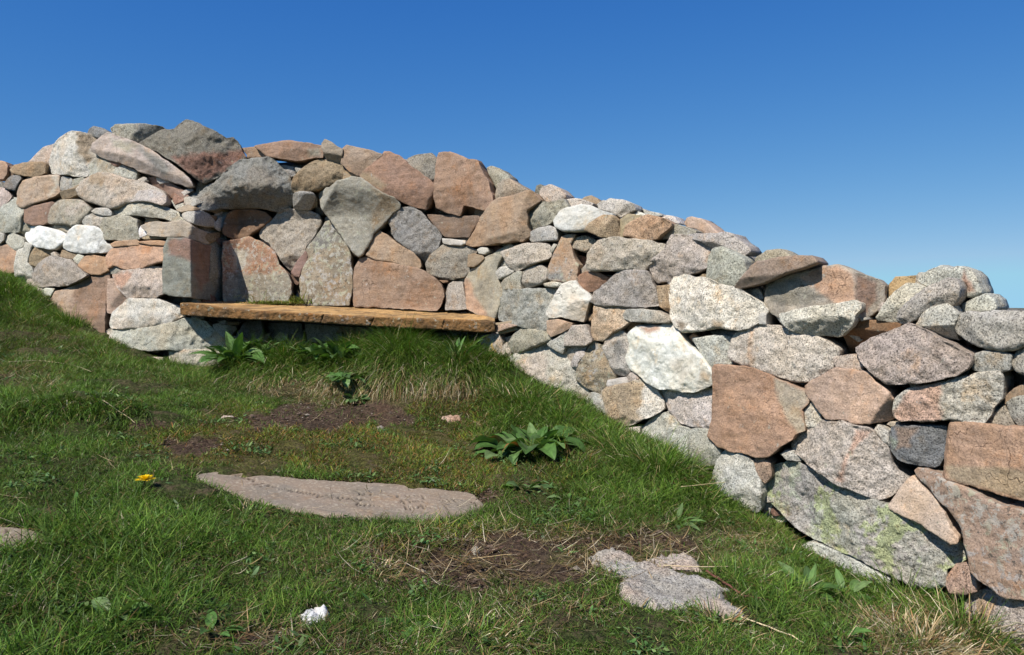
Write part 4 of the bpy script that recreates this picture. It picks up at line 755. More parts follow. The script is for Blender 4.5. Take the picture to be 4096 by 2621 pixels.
strk += S2([(360,400),(390,378)],[(350,388),(400,372),(460,392)],[(540,388),(565,402)],[(580,490),(600,478),(660,480),(682,498)],[(820,325),(870,338)],[(945,350),(958,318)],[(1085,325),(1110,345)],[(1150,335),(1165,345)],[(1230,325),(1240,340)],[(1270,325),(1290,340)],[(1340,322),(1370,375)],
 [(990,435),(1028,398)],[(1040,405),(1062,458)],[(1140,405),(1162,438)],[(1200,420),(1290,412)],[(1350,415),(1375,430)],[(1070,490),(1092,548)],[(1140,490),(1165,550)],[(1200,500),(1220,530)],[(1270,520),(1285,495),(1320,490)],[(1335,470),(1368,530)],[(1410,495),(1430,500)],[(1470,510),(1485,525)],
 [(1630,400),(1660,420)],[(1675,395),(1720,418)],[(1740,390),(1810,440)],[(1820,375),(1870,425)],[(1700,490),(1755,545)],[(1920,480),(1945,495)],[(2160,470),(2220,462)],[(2170,475),(2330,520)])
flat_slab('engraved_slab', [(452,1120),(500,1109),(560,1107),(640,1118),(700,1126),(800,1132),(880,1135),(960,1142),(1040,1153),(1110,1158),(1142,1188),(1120,1200),(1070,1218),(1020,1226),(900,1222),(790,1214),(700,1205),(640,1190),(560,1166),(500,1144)],
 'long pinkish grey flagstone with faint carved lettering sunk in the lawn', 'flagstone', strk)
strk3 = S3([(60,530),(90,495),(170,470),(330,445),(470,440)],[(60,530),(130,560),(300,570),(480,550),(620,525),(700,490),(690,460)],[(235,300),(245,480)],[(265,715),(380,685),(560,650),(800,605)],[(340,785),(420,770),(600,790),(780,795),(950,775),(1040,735)],[(340,785),(400,840),(480,868),(600,865)],[(645,875),(690,790),(680,755)],[(150,945),(280,915),(400,895)])
flat_slab('engraved_slab', [(-160,1238),(-60,1234),(0,1238),(40,1243),(80,1248),(100,1262),(112,1270),(95,1282),(60,1290),(30,1300),(0,1304),(-80,1310),(-160,1306)],
 'small tan flagstone with large carved strokes at the left edge of the lawn', 'flagstone', strk3)
# ---- rocks lying on or sunk in the turf ----
def ground_rock(name, outline, pal, label, height, sink=.02, kind='g', seed=1, lump=.012, dome=1.0):
    poly, _ = ccw(np.array(outline, float)*K); poly = resample(poly, 5); tt_ = np.roll(poly, -1, 0)-np.roll(poly, 1, 0); tt_ /= np.linalg.norm(tt_, axis=1)[:,None]+1e-9
    poly = poly+np.stack([tt_[:,1], -tt_[:,0]], 1)*np.array([noise.fractal(Vector((p[0]*.035, p[1]*.09, seed)), .4, 2.3, 6) for p in poly])[:,None]*min(12, np.ptp(poly[:,0])*.06)
    G = np.array([ground_at(p[0]/K, p[1]/K) for p in poly]); pl, ar = ccw(G[:,:2]); size = math.sqrt(ar)
    V2, faces, bmap = triangulate(pl, max(.003, size/45), seed); d = edist(V2, pl); V = np.c_[V2, gz(V2[:,0], V2[:,1])]
    rb = [b for b in bmap if b is not None]; d[rb] = 0; R = height*1.2
    h = height*np.sqrt(np.clip(1-(1-np.clip(d/R, 0, 1))**2, 0, 1))*dome+ (frac(V, 1.6/size, 3, seed)*lump+frac(V, 35, 5, seed+2)*lump*.6)*np.clip(d/.01, 0, 1)
    V[:,2] += h-.004
    nb = V[rb].copy(); nb[:,2] -= sink+.02; k0 = len(V); allV = np.vstack([V, nb])
    fs = faces+[[rb[i], k0+i, k0+(i+1) % len(rb), rb[(i+1) % len(rb)]] for i in range(len(rb))]
    col = np.zeros((len(allV), 4)); bc = np.array(PAL[pal]); w_ = np.clip(frac(allV, 7, 3, seed)*1.5+.2, 0, 1)[:,None]; col[:,:3] = bc*(1-w_)+bc*np.array([1.05,.9,.82])*w_; col[:,3] = .15
    return tag(mkmesh(name, allV, fs, M[kind], col), label, 'rock')
ground_rock('embedded_rock', [(1374,1308),(1400,1306),(1412,1296),(1450,1294),(1478,1310),(1500,1325),(1560,1340),(1610,1352),(1650,1362),(1700,1380),(1722,1392),(1700,1402),(1712,1420),(1750,1442),(1755,1460),(1720,1455),(1660,1440),(1580,1436),(1530,1440),(1490,1432),(1460,1410),(1455,1385),(1470,1360),(1440,1350),(1400,1330)], 'g2', 'broad low pinkish grey rock breaking through the turf near the wall', .018, seed=11, lump=.012)
ground_rock('embedded_rock', [(1520,1318),(1560,1305),(1605,1302),(1640,1320),(1652,1345),(1620,1350),(1570,1338),(1535,1330)], 'gp', 'small tan rock tip just behind the broad low rock', .014, seed=12, lump=.006)
ground_rock('loose_stone', [(704,1446),(722,1434),(745,1424),(768,1432),(775,1442),(755,1454),(735,1462),(712,1460)], 'w', 'small bright white stone in the grass at the bottom', .012, kind='w', seed=13)
ground_rock('loose_stone', [(512,985),(525,979),(550,980),(556,987),(545,993),(520,991)], 'gl2', 'small flat pale stone left of the bare soil', .010, seed=14)
ground_rock('loose_stone', [(1033,985),(1055,975),(1080,979),(1085,987),(1060,992),(1040,990)], 'tp', 'small brownish stone in the grass right of the bare soil', .012, seed=15)
ground_rock('loose_stone', [(880,1005),(888,1000),(900,1001),(906,1008),(895,1012),(884,1010)], 'gp', 'pebble on the grass edge in front of the bare soil', .006, seed=16)
ground_rock('loose_stone', [(1108,1290),(1116,1284),(1126,1287),(1128,1295),(1116,1299)], 'gl2', 'pale pebble beside the dark stick', .007, seed=17)
# ---- vegetation ----
def m_leaf(name, rough=.5, trans=.25, nscale=90):
    m, nt, b = newmat(name); L = nt.links; geo = nd(nt, 'ShaderNodeNewGeometry'); att = nd(nt, 'ShaderNodeAttribute', attribute_name='Col')
    c = mul(nt, att.outputs['Color'], ramp(nt, noi(nt, geo.outputs['Position'], nscale, 3), [(.3, .7), (.7, 1.25)]), 1.0)
    L.new(c, b.inputs['Base Color']); b.inputs['Roughness'].default_value = rough; b.inputs['Specular IOR Level'].default_value = .15
    tr = nd(nt, 'ShaderNodeBsdfTranslucent'); mx = nd(nt, 'ShaderNodeMixShader'); mx.inputs[0].default_value = trans
    c2 = mul(nt, c, (1.3, 1.5, .5), 1.0); L.new(c2, tr.inputs['Color'])
    L.new(b.outputs[0], mx.inputs[1]); L.new(tr.outputs[0], mx.inputs[2]); L.new(mx.outputs[0], nt.nodes['Material Output'].inputs['Surface']); return m
MG = m_leaf('grass_blade', .45, .22); ML = m_leaf('broad_leaf', .42, .2, 60); MP = m_leaf('petal', .6, .2)
def blades(name, root, h, wdt, az, lean, curl, col, tipcol=None, mat=None, origin=None):
    n = len(root); root = np.asarray(root); h = np.asarray(h); d = np.stack([np.cos(az), np.sin(az), 0*az], 1)
    # side vector: random facing
    sa = rng.uniform(0, 2*math.pi, n); side = np.stack([np.cos(sa), np.sin(sa), 0*sa], 1)*(wdt*.5)[:,None]
    V = np.empty((n, 7, 3)); C = np.ones((n, 7, 4))
    for k, (t, ww) in enumerate(((0, .8), (.35, 1.0), (.72, .7), (1.0, 0))):
        a = lean+curl*t; hor = t*np.sin(np.clip(a, 0, 2.6)); ver = t*np.cos(np.clip(a, 0, 2.6))
        p = root+d*(hor*h)[:,None]; p[:,2] += ver*h
        if k < 3: V[:,2*k] = p-side*ww; V[:,2*k+1] = p+side*ww
        else: V[:,6] = p
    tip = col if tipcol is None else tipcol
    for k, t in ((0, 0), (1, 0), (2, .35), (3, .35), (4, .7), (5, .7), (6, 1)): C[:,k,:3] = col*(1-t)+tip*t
    me = bpy.data.meshes.new(name); V = V.reshape(-1, 3); o = V.mean(0) if origin is None else np.array(origin, float); V = V-o
    me.vertices.add(len(V)); me.vertices.foreach_set('co', V.astype(np.float32).ravel())
    b = (np.arange(n)*7)[:,None]; loops = np.concatenate([b+np.array([0,1,3,2]), b+np.array([2,3,5,4]), b+np.array([4,5,6])], 1).ravel()
    tot = np.tile([4,4,3], n); st = np.concatenate([[0], np.cumsum(tot)[:-1]])
    me.loops.add(len(loops)); me.loops.foreach_set('vertex_index', loops.astype(np.int32))
    me.polygons.add(len(tot)); me.polygons.foreach_set('loop_start', st.astype(np.int32)); me.polygons.foreach_set('loop_total', tot.astype(np.int32))
    me.update(calc_edges=True); me.polygons.foreach_set('use_smooth', np.ones(len(tot), bool))
    a = me.color_attributes.new('Col', 'FLOAT_COLOR', 'POINT'); a.data.foreach_set('color', C.astype(np.float32).ravel())
    me.materials.append(mat or MG); ob = bpy.data.objects.new(name, me); ob.location = o; COL.objects.link(ob); return ob
GREEN = np.array([.80,.88,.72])*np.array([[.085,.155,.025],[.11,.18,.03],[.065,.125,.028],[.15,.20,.045],[.10,.165,.04]])
STRAW = np.array([[.34,.26,.14],[.42,.34,.21],[.27,.19,.10],[.22,.13,.06],[.5,.44,.32]])
BROWN = np.array([[.12,.08,.035],[.10,.105,.03],[.15,.11,.05]])
def pick(arr, n): return arr[rng.integers(0, len(arr), n)]*rng.uniform(.5, 1.5, (n, 1))
# keep blades out of the slabs and rocks
KEEP = []
for ob in list(COL.objects):
    if ob.name.split('.')[0] in ('engraved_slab', 'embedded_rock', 'loose_stone'):
        V = np.array([tuple(v.co+ob.location) for v in ob.data.vertices]); x, y = V[:,0], V[:,1]
        KEEP.append((ob.name, V[:,:2]))
from mathutils.kdtree import KDTree
def blocked(X, Y, rad=.0035):
    out = np.zeros(len(X), bool)
    for nm, P in KEEP:
        m = (X > P[:,0].min()-.02) & (X < P[:,0].max()+.02) & (Y > P[:,1].min()-.02) & (Y < P[:,1].max()+.02)
        kd = KDTree(len(P)); [kd.insert((p[0], p[1], 0), i) for i, p in enumerate(P)]; kd.balance()
        for i in np.where(m)[0]:
            if kd.find((X[i], Y[i], 0))[2] < rad: out[i] = True
    return out
def turf():
    N = 3000000
    Y = rng.uniform(1.0, 4.9, N); u = rng.uniform(-.72, .70, N); X = u*Y
    keep = rng.random(N) < np.clip(Y/4.9*1.15, 0, 1); X, Y = X[keep], Y[keep]
    Z = gz(X, Y); P = np.stack([X, Y, Z], 1); px, py = proj(P); px /= K; py /= K
    b = np.interp(px, BASE[:,0], BASE[:,1]); fy = faceY(px*K, py*K)
    m = (py < 1640) & (px > -60) & (px < 2480) & (Y < fy+.05) & (py > 560)
    P, px, py = P[m], px[m], py[m]
    nn = np.array([noise.noise(Vector((p[0]*6, p[1]*6, 3))) for p in P]); n2 = np.array([noise.noise(Vector((p[0]*17, p[1]*17, 9))) for p in P])
    dz = zone(px, py, DIRT); dirt = np.clip(dz+nn*.45+n2*.4*(dz > .05), 0, 1.2); dry = zone(px, py, DRY); lush = zone(px, py, LUSH); moss = zone(px, py, MOSS); bank = zone(px, py, BANK)
    dens = .66*(1-np.clip((dirt-.25)*2.2, 0, 1)*.97)*(1+.25*n2)*(1-.42*dry*(bank < .1))
    clump = np.clip(np.array([noise.noise(Vector((p[0]*4.5, p[1]*4.5, 21))) for p in P])*2.4+.35, 0, 1)
    dens = np.where(bank > .1, dens*.9, dens)
    k = rng.random(len(P)) < dens; P, px, py, nn, n2, dry, lush, moss, bank, dirt, clump = [a[k] for a in (P, px, py, nn, n2, dry, lush, moss, bank, dirt, clump)]
    bl = blocked(P[:,0], P[:,1]); P, px, py, nn, n2, dry, lush, moss, bank, dirt, clump = [a[~bl] for a in (P, px, py, nn, n2, dry, lush, moss, bank, dirt, clump)]
    n = len(P); print('turf blades', n)
    h = (.017+.028*np.clip(lush+.5*n2, 0, 1)+.006*np.clip(nn, -1, 1))*rng.uniform(.5, 1.5, n)*(1-.2*moss)+.012*dry*rng.random(n)
    h = np.clip(h*(.74+.62*clump), .006, .12)*1.1; wd = .0011+.0006*moss+.0010*lush*rng.random(n)+.0006*rng.random(n)
    col = pick(GREEN, n); print('blades', n); isd = rng.random(n) < np.clip(.17+dry*.55+np.clip(n2, 0, 1)*.2, 0, .8); col[isd] = pick(STRAW, isd.sum())*.75
    ism = (~isd) & (rng.random(n) < moss*.45+.05); col[ism] = pick(BROWN, ism.sum())
    yel = (~isd) & (rng.random(n) < moss*.35); col[yel] = col[yel]*np.array([2.0, 1.35, 1.0])
    tone = ((.80+.35*nn+.28*clump)*.95)[:,None]; col *= tone
    az = rng.uniform(0, 2*math.pi, n); lean = rng.uniform(.1, .9, n); lean[isd] += .5; curl = rng.uniform(.1, 1.2, n)
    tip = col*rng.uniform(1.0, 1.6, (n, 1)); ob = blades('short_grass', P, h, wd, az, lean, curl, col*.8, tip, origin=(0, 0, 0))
    tag(ob, 'short green and brownish grass covering the ground before the wall', 'grass', kind='stuff')
    # longer grass of the bank under the bench
    N = 90000; x = rng.uniform(540, 1185, N); y0 = rng.uniform(800, 930, N)
    Xs = rng.uniform(-1.75, -.85+.85, N); Ys = rng.uniform(3.05, 3.85, N); P = np.stack([Xs, Ys, gz(Xs, Ys)], 1); px, py = proj(P); px /= K; py /= K
    bz = zone(px, py, [(860,865,330,66,1.2),(1080,860,110,50,1.0)]); m = rng.random(N) < bz*.9; P, px, py = P[m], px[m], py[m]; n = len(P)
    low = np.clip((py-868)/65, 0, 1); dr = rng.random(n) < .08+.80*np.clip(low*1.3, 0, 1)*zone(px, py, [(860,925,280,70,1.0),(1010,890,110,60,.9)])
    h = (.125*(1-low)+.085*low)*rng.uniform(.4, 1.3, n)*(1+.35*np.sin(P[:,0]*9)+.2*np.sin(P[:,0]*23)); col = pick(GREEN, n)*.85; col[dr] = pick(STRAW, dr.sum())*.8
    az = -math.pi/2+rng.normal(0, .9, n); lean = rng.uniform(.05, .6, n)+1.0*low; curl = rng.uniform(.3, 1.6, n)+low*1.1
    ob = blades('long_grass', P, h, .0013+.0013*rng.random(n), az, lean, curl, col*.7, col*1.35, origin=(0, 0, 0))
    tag(ob, 'long dark green and straw coloured grass hanging from the bank under the bench', 'grass', kind='stuff')
turf()
def tussock(name, x, y, rad, n, hh, dryf, label, cat='grass tuft', lean=(.1, .9), pt=None, wd=.0022, bias=None, group=None, colr=None, curl=(.2, 1.4)):
    c = ground_at(x, y) if pt is None else np.array(pt, float)
    a = rng.uniform(0, 2*math.pi, n); r = rad*np.sqrt(rng.random(n)); X = c[0]+r*np.cos(a); Y = c[1]+r*np.sin(a)*.8
    Z = gz(X, Y) if pt is None else np.full(n, c[2]); P = np.stack([X, Y, Z-.003], 1)
    h = hh*rng.uniform(.4, 1.2, n)*(1-.45*(r/rad)); col = pick(GREEN, n) if colr is None else pick(colr, n); d = rng.random(n) < dryf; col[d] = pick(STRAW, d.sum())
    az = a+rng.normal(0, .5, n) if bias is None else bias+rng.normal(0, .8, n)
    le = rng.uniform(lean[0], lean[1], n)*(.4+r/rad); ob = blades(name, P, h, wd*rng.uniform(.6, 1.3, n), az, le, rng.uniform(curl[0], curl[1], n), col*.75, col*1.35, origin=c)
    return tag(ob, label, cat, group)
tussock('grass_tussock', 165, 765, .14, 2400, .16, .06, 'tall green grass tuft in front of the brown upright slab')
tussock('grass_tussock', 30, 690, .22, 2300, .12, .05, 'dark green grass tuft at the left edge below the pink stones')
tussock('grass_tussock', 240, 840, .12, 1000, .07, .1, 'grass tuft beside the foot of the long grey base block')
tussock('grass_tussock', 1255, 955, .17, 2200, .12, .12, 'grass tuft in front of the two tone boulder behind the dock')
tussock('grass_tussock', 1545, 1105, .12, 1900, .17, .1, 'dark green upright tuft left of the big orange slab')
tussock('grass_tussock', 1430, 1045, .13, 1400, .11, .15, 'low grass tuft to the right of the dock')
tussock('grass_tussock', 1640, 1175, .11, 1200, .10, .1, 'grass tuft at the foot of the rounded pale boulder')
tussock('grass_tussock', 1775, 1235, .085, 1800, .055, .12, 'dense soft green tuft against the green lichen slab', wd=.0013)
tussock('grass_tussock', 585, 1210, .06, 330, .055, .3, 'coarse tuft with brown stubs at the near edge of the engraved slab', wd=.0032)
tussock('grass_tussock', 2130, 1415, .10, 700, .12, .15, 'thin tall grass tuft below the green lichen slab', lean=(.05, .5))
tussock('grass_tussock', 2270, 1490, .12, 1100, .13, .4, 'tall green and straw tuft in the lower right corner')
tussock('dry_grass_clump', 2160, 1525, .15, 3600, .09, .93, 'pale bleached dry grass clump at the bottom right', 'dry grass', lean=(.3, 1.4))
tussock('dry_grass_clump', 1355, 1075, .075, 420, .05, .95, 'pale dry grass clump just right of the dock', 'dry grass', lean=(.5, 1.5))
tussock('dry_grass_clump', 1765, 1275, .07, 1200, .05, .95, 'straw coloured grass hanging below the dense soft tuft', 'dry grass', bias=-1.7, lean=(.9, 1.6))
tussock('dry_grass_clump', 245, 1085, .055, 700, .035, 1.0, 'small mat of pale dead grass left of the dandelion', 'dry grass', lean=(1.1, 1.6), wd=.0014)
tussock('dry_grass_clump', 395, 1310, .045, 420, .04, 1.0, 'brown heap of dead grass between the dandelion and the white stone', 'dry grass', lean=(.8, 1.6), wd=.0014)
tussock('dry_grass_clump', 880, 1340, .06, 260, .04, .8, 'scruffy straw tuft on the worn lawn below the engraved slab', 'dry grass', wd=.0026)
tussock('dry_grass_clump', 60, 870, .16, 600, .07, .97, 'bleached flattened grass on the left bank', 'dry grass', lean=(1.0, 1.6), bias=.2)
tussock('dry_grass_clump', 140, 735, .10, 450, .08, .95, 'bleached grass against the foot of the wall at the left', 'dry grass', lean=(.8, 1.6), bias=2.6)
tussock('dry_grass_clump', 1100, 1500, .10, 420, .06, .6, 'mixed straw and green tuft at the bottom edge centre', 'dry grass', wd=.0028)
tussock('dry_grass_clump', 1690, 1470, .09, 380, .06, .7, 'brownish grass tuft along the near side of the broad low rock', 'dry grass', wd=.0026)
# growth on the back of the bench
MOSSC = np.array([[.10,.13,.02],[.14,.16,.03],[.07,.11,.02],[.13,.12,.03]])
bp = pk(655, 711, 4.18); bp[2] -= .004
def bench_weed():
    n = 2600; t = rng.normal(0, .42, n); X = bp[0]+t*.17; Y = bp[1]+rng.uniform(-.07, .07, n)-t*.03
    P = np.stack([X, Y, np.full(n, bp[2]-.004)-0.0*t], 1); bump_ = .022+.065*np.exp(-((X-bp[0]-.14)/.045)**2); h = bump_*rng.uniform(.4, 1.2, n)
    col = pick(MOSSC, n); d = rng.random(n) < .12; col[d] = pick(STRAW, d.sum())*.7
    ob = blades('bench_weeds', P, h, .003+.003*rng.random(n), rng.uniform(0, 6.28, n), rng.uniform(.1, 1.2, n), rng.uniform(0, 1, n), col, col*1.3, origin=bp)
    tag(ob, 'bright green weed cushion growing at the back of the bench seat', 'weeds')
bench_weed()
tussock('grass_tuft', 610, 700, .05, 26, .20, .35, 'sparse tall grass stems rising from the bench back before the orange slab', pt=pk(610, 711, 4.2), lean=(.1, .5), wd=.0018)
def moss_strip(x0, x1, y0, y1, Y0, Y1, n, colr, label):
    t = rng.random(n); a = pk(x0, y0, Y0); b = pk(x1, y1, Y1); P = a+(b-a)*t[:,None]; P[:,1] += rng.uniform(-.016, .016, n); P[:,2] -= .003
    env = np.clip(np.array([noise.noise(Vector((p[0]*22, 1, 2)))*1.5+.75 for p in P]), .15, 1.3)*np.minimum(1, np.minimum(t, 1-t)*8+.2)
    col = pick(colr, n); ob = blades('moss_strip', P, .016*env*rng.uniform(.6, 1.2, n), np.full(n, .0026), rng.uniform(0, 6.28, n), rng.uniform(0, .7, n), rng.uniform(0, .6, n), col, col*1.3, origin=a)
    tag(ob, label, 'moss')
RED = np.array([[.22,.075,.015],[.17,.07,.015],[.12,.08,.02],[.26,.11,.02]])
moss_strip(735, 850, 716.5, 724, 4.16, 4.08, 1500, RED, 'rusty orange moss strip on the bench below the mottled slab')
moss_strip(860, 1075, 724, 734.5, 4.06, 3.80, 2200, RED*np.array([.7,.9,1.1]), 'dark brownish moss strip on the bench below the wide pink slab')

for k, (x, n) in enumerate(((70, 900), (150, 900), (230, 900), (310, 700))):
    tussock('grass_tussock', x, 958, .10, n, .075, .1, ['leftmost drooping tuft on the lip of the grassy ledge', 'drooping tuft on the ledge lip, second from the left', 'drooping tuft on the ledge lip, third from the left', 'rightmost drooping tuft on the lip of the grassy ledge'][k], bias=-1.57, lean=(.6, 1.6), group='tufts along the grassy ledge')

for (x, y, r, n, h, w_, lab) in [
    (1205, 935, .11, 1200, .12, .0018, 'lush grass against the right end of the bench bank'), (1320, 990, .12, 1500, .12, .0018, 'fresh grass tuft just behind the dock plant'),
    (1475, 1070, .11, 1300, .13, .002, 'lush tuft between the dock and the tall dark tuft'), (1590, 1125, .10, 1100, .12, .002, 'fresh tuft just right of the tall dark tuft'),
    (1690, 1215, .06, 500, .06, .0016, 'small tuft touching the lower left corner of the lichen slab'), (1860, 1310, .07, 500, .06, .002, 'tuft in front of the buried pale slab'),
    (1500, 1440, .05, 260, .035, .0022, 'small tuft on the near edge of the broad low rock'), (1450, 1345, .04, 240, .03, .002, 'small tuft at the left notch of the broad low rock'), (1590, 1325, .03, 120, .03, .0018, 'tiny tuft between the two rock pieces'),
    (900, 1232, .05, 220, .028, .0018, 'short tuft overlapping the near edge of the engraved slab'), (1350, 1425, .06, 420, .035, .0016, 'bright green tuft left of the broad low rock')]:
    tussock('grass_tussock', x, y, r, n, h, .10, lab, wd=w_, lean=(.1, .9))

def herbs():
    n = 160000; Y = rng.uniform(1.1, 4.2, n); X = Y*rng.uniform(-.7, .65, n); P = np.stack([X, Y, gz(X, Y)], 1); px, py = proj(P); px /= K; py /= K
    b = np.interp(px, BASE[:,0], BASE[:,1]); m = (py > b-5) & (py < 1600) & (zone(px, py, DIRT) < .5); P, px, py = P[m], px[m], py[m]
    q = np.array([noise.noise(Vector((p[0]*7, p[1]*7, 55)))+.5*noise.noise(Vector((p[0]*19, p[1]*19, 5))) for p in P]); m = rng.random(len(P)) < np.clip((q-.18)*1.6, 0, .7); P = P[m]; P = P[~blocked(P[:,0], P[:,1], .008)]; n = len(P); P[:,2] += rng.uniform(0, .016, n)
    print('herbs', n); col = pick(np.array([[.06,.13,.035],[.09,.16,.06],[.12,.18,.06],[.05,.10,.03]]), n)
    ob = blades('low_herbs', P, rng.uniform(.008, .022, n), rng.uniform(.004, .009, n), rng.uniform(0, 6.28, n), rng.uniform(.6, 1.4, n), rng.uniform(0, .8, n), col, col*1.2, mat=ML, origin=(0, 0, 0))
    tag(ob, 'small round and lance shaped herb leaves mixed through the turf', 'ground cover', kind='stuff')

def crumbs():
    n = 60000; Y = rng.uniform(1.1, 4.2, n); X = Y*rng.uniform(-.7, .6, n); P = np.stack([X, Y, gz(X, Y)], 1); px, py = proj(P); px /= K; py /= K
    m = rng.random(n) < zone(px, py, DIRT)*.35; P = P[m]; n = len(P); r = rng.uniform(.0015, .0055, n)*np.where(rng.random(n) < .05, 1.8, 1); V = np.empty((n, 6, 3)); P[:,2] += r*.4+.003
    for k, d in enumerate(((1,0,0),(0,1,0),(-1,0,0),(0,-1,0),(0,0,.7),(0,0,-.7))): V[:,k] = P+np.array(d)*(r*rng.uniform(.6, 1.3, n))[:,None]
    Fc = []; 
    for i in range(n):
        b = i*6
        for a, c in ((0,1),(1,2),(2,3),(3,0)): Fc += [[b+a, b+c, b+4], [b+c, b+a, b+5]]
    col = np.ones((n, 6, 4)); base = np.where((rng.random(n) < .07)[:,None], np.array([.20,.17,.14]), np.array([.085,.06,.045]))*rng.uniform(.6, 1.4, (n, 1)); col[:,:,:3] = base[:,None]; col[:,:,3] = 0
    ob = mkmesh('soil_crumbs', V.reshape(-1, 3), Fc, M['slab'], col.reshape(-1, 4), smooth=False, origin=(0, 0, 0)); tag(ob, 'crumbs of dark soil and grit scattered over the bare patches', 'soil', kind='stuff')
crumbs()
# ---- dock, weeds, dandelion: every leaf a mesh of its own ----
def leaf_mesh(base, az, elev, length, width, droop, fold, col, tipcol=None, ruffle=.0, nl=14, nw=6, roll=0.0, shape=1.0, stalk=.12, rib=None, seedv=0.0):
    V = []; C = []
    d = np.array([math.cos(az), math.sin(az), 0]); side0 = np.array([-math.sin(az), math.cos(az), 0]); up = np.array([0, 0, 1.0])
    p = np.array(base, float); e = elev; st = length/nl
    for i in range(nl+1):
        t = i/nl; dirv = d*math.cos(e)+up*math.sin(e); nrm = -d*math.sin(e)+up*math.cos(e)
        side = side0*math.cos(roll)+nrm*math.sin(roll); nr2 = nrm*math.cos(roll)-side0*math.sin(roll)
        if t < stalk: w = width*.06
        else:
            q = (t-stalk)/(1-stalk); w = width*.5*(math.sin(math.pi*q**(.75*shape))**.8)*(1-.25*q)+width*.02
        for j in range(nw+1):
            s = 2*j/nw-1; lift = fold*abs(s)*w+ruffle*w*math.sin(9*t*2+s*3+seedv)*abs(s)+.05*w*noise.noise(Vector((t*6+seedv, s*3, az)))*2
            V.append(p+side*(s*w)+nr2*lift)
            c = np.array(col)*(1-t)+np.array(tipcol if tipcol is not None else col)*t
            if rib is not None and abs(s) < .2: c = np.array(rib)
            elif abs(s) < .2: c = c*1.25
            C.append((*c, 1))
        p = p+dirv*st; e -= droop*st/length
    F_ = [[i*(nw+1)+j, i*(nw+1)+j+1, (i+1)*(nw+1)+j+1, (i+1)*(nw+1)+j] for i in range(nl) for j in range(nw)]
    return V, F_, C
def plant(name, loc, label, cat, leaves, part='leaf', group=None):
    root = thing(name, tuple(loc), label, cat, group)
    for lf in leaves:
        V, F_, C = leaf_mesh(**lf); ob = mkmesh(part, V, F_, ML, C, origin=V[0]); setparent(ob, root)
    return root
LG = [(.055,.115,.03),(.07,.14,.035),(.09,.16,.05),(.055,.10,.035),(.11,.17,.065)]
R_ = random.Random(4)
def rosette(c, n, lmin, lmax, wr, emin, emax, droop, spread=.02, **kw):
    out = []
    for i in range(n):
        a = 2*math.pi*i/n*2.4+R_.uniform(-.3, .3); L = R_.uniform(lmin, lmax); k = R_.uniform(.8, 1.3)
        col = tuple(v*k for v in R_.choice(LG)); b = np.array(c)+np.array([math.cos(a), math.sin(a), 0])*R_.uniform(0, spread)
        out.append(dict(base=b, az=a, elev=R_.uniform(emin, emax), length=L, width=L*R_.uniform(wr*.8, wr*1.2), droop=R_.uniform(droop*.6, droop*1.4), fold=R_.uniform(.1, .45), col=col, ruffle=R_.uniform(.03, .12), seedv=R_.uniform(0, 9), roll=R_.uniform(-.5, .5), **kw))
    return out
c = ground_at(1240, 1062)
lv = rosette(c+np.array([0, 0, .005]), 46, .085, .14, .58, .3, 1.2, 1.6, .10)+rosette(c+np.array([.03, .03, .005]), 8, .09, .125, .38, .9, 1.3, .7, .05)+rosette(c+np.array([-.05, -.03, .005]), 22, .05, .09, .62, .1, .7, 1.2, .13)
lv += [dict(base=c+np.array([.03, 0, .01]), az=.25, elev=.75, length=.15, width=.07, droop=1.3, fold=.25, col=(.07,.14,.035), ruffle=.12, seedv=2), dict(base=c+np.array([.05, .0, .01]), az=.0, elev=.5, length=.18, width=.065, droop=.9, fold=.2, col=(.05,.11,.03), ruffle=.1, seedv=5)]
for i in (2, 9, 40): lv[i]['tipcol'] = (.30, .07, .03); lv[i]['rib'] = (.28, .07, .03)
for i in (5, 12, 20): lv[i]['rib'] = (.30, .09, .04)
plant('dock_plant', c, 'broad leaved dock plant with some reddened leaves at the foot of the right arm', 'dock plant', lv)
c = ground_at(1232, 1150); plant('weed', c+np.array([0,0,0]), 'small bright seedling leaves in front of the dock plant', 'weed', rosette(c, 9, .04, .07, .5, .2, .9, .8, .03))
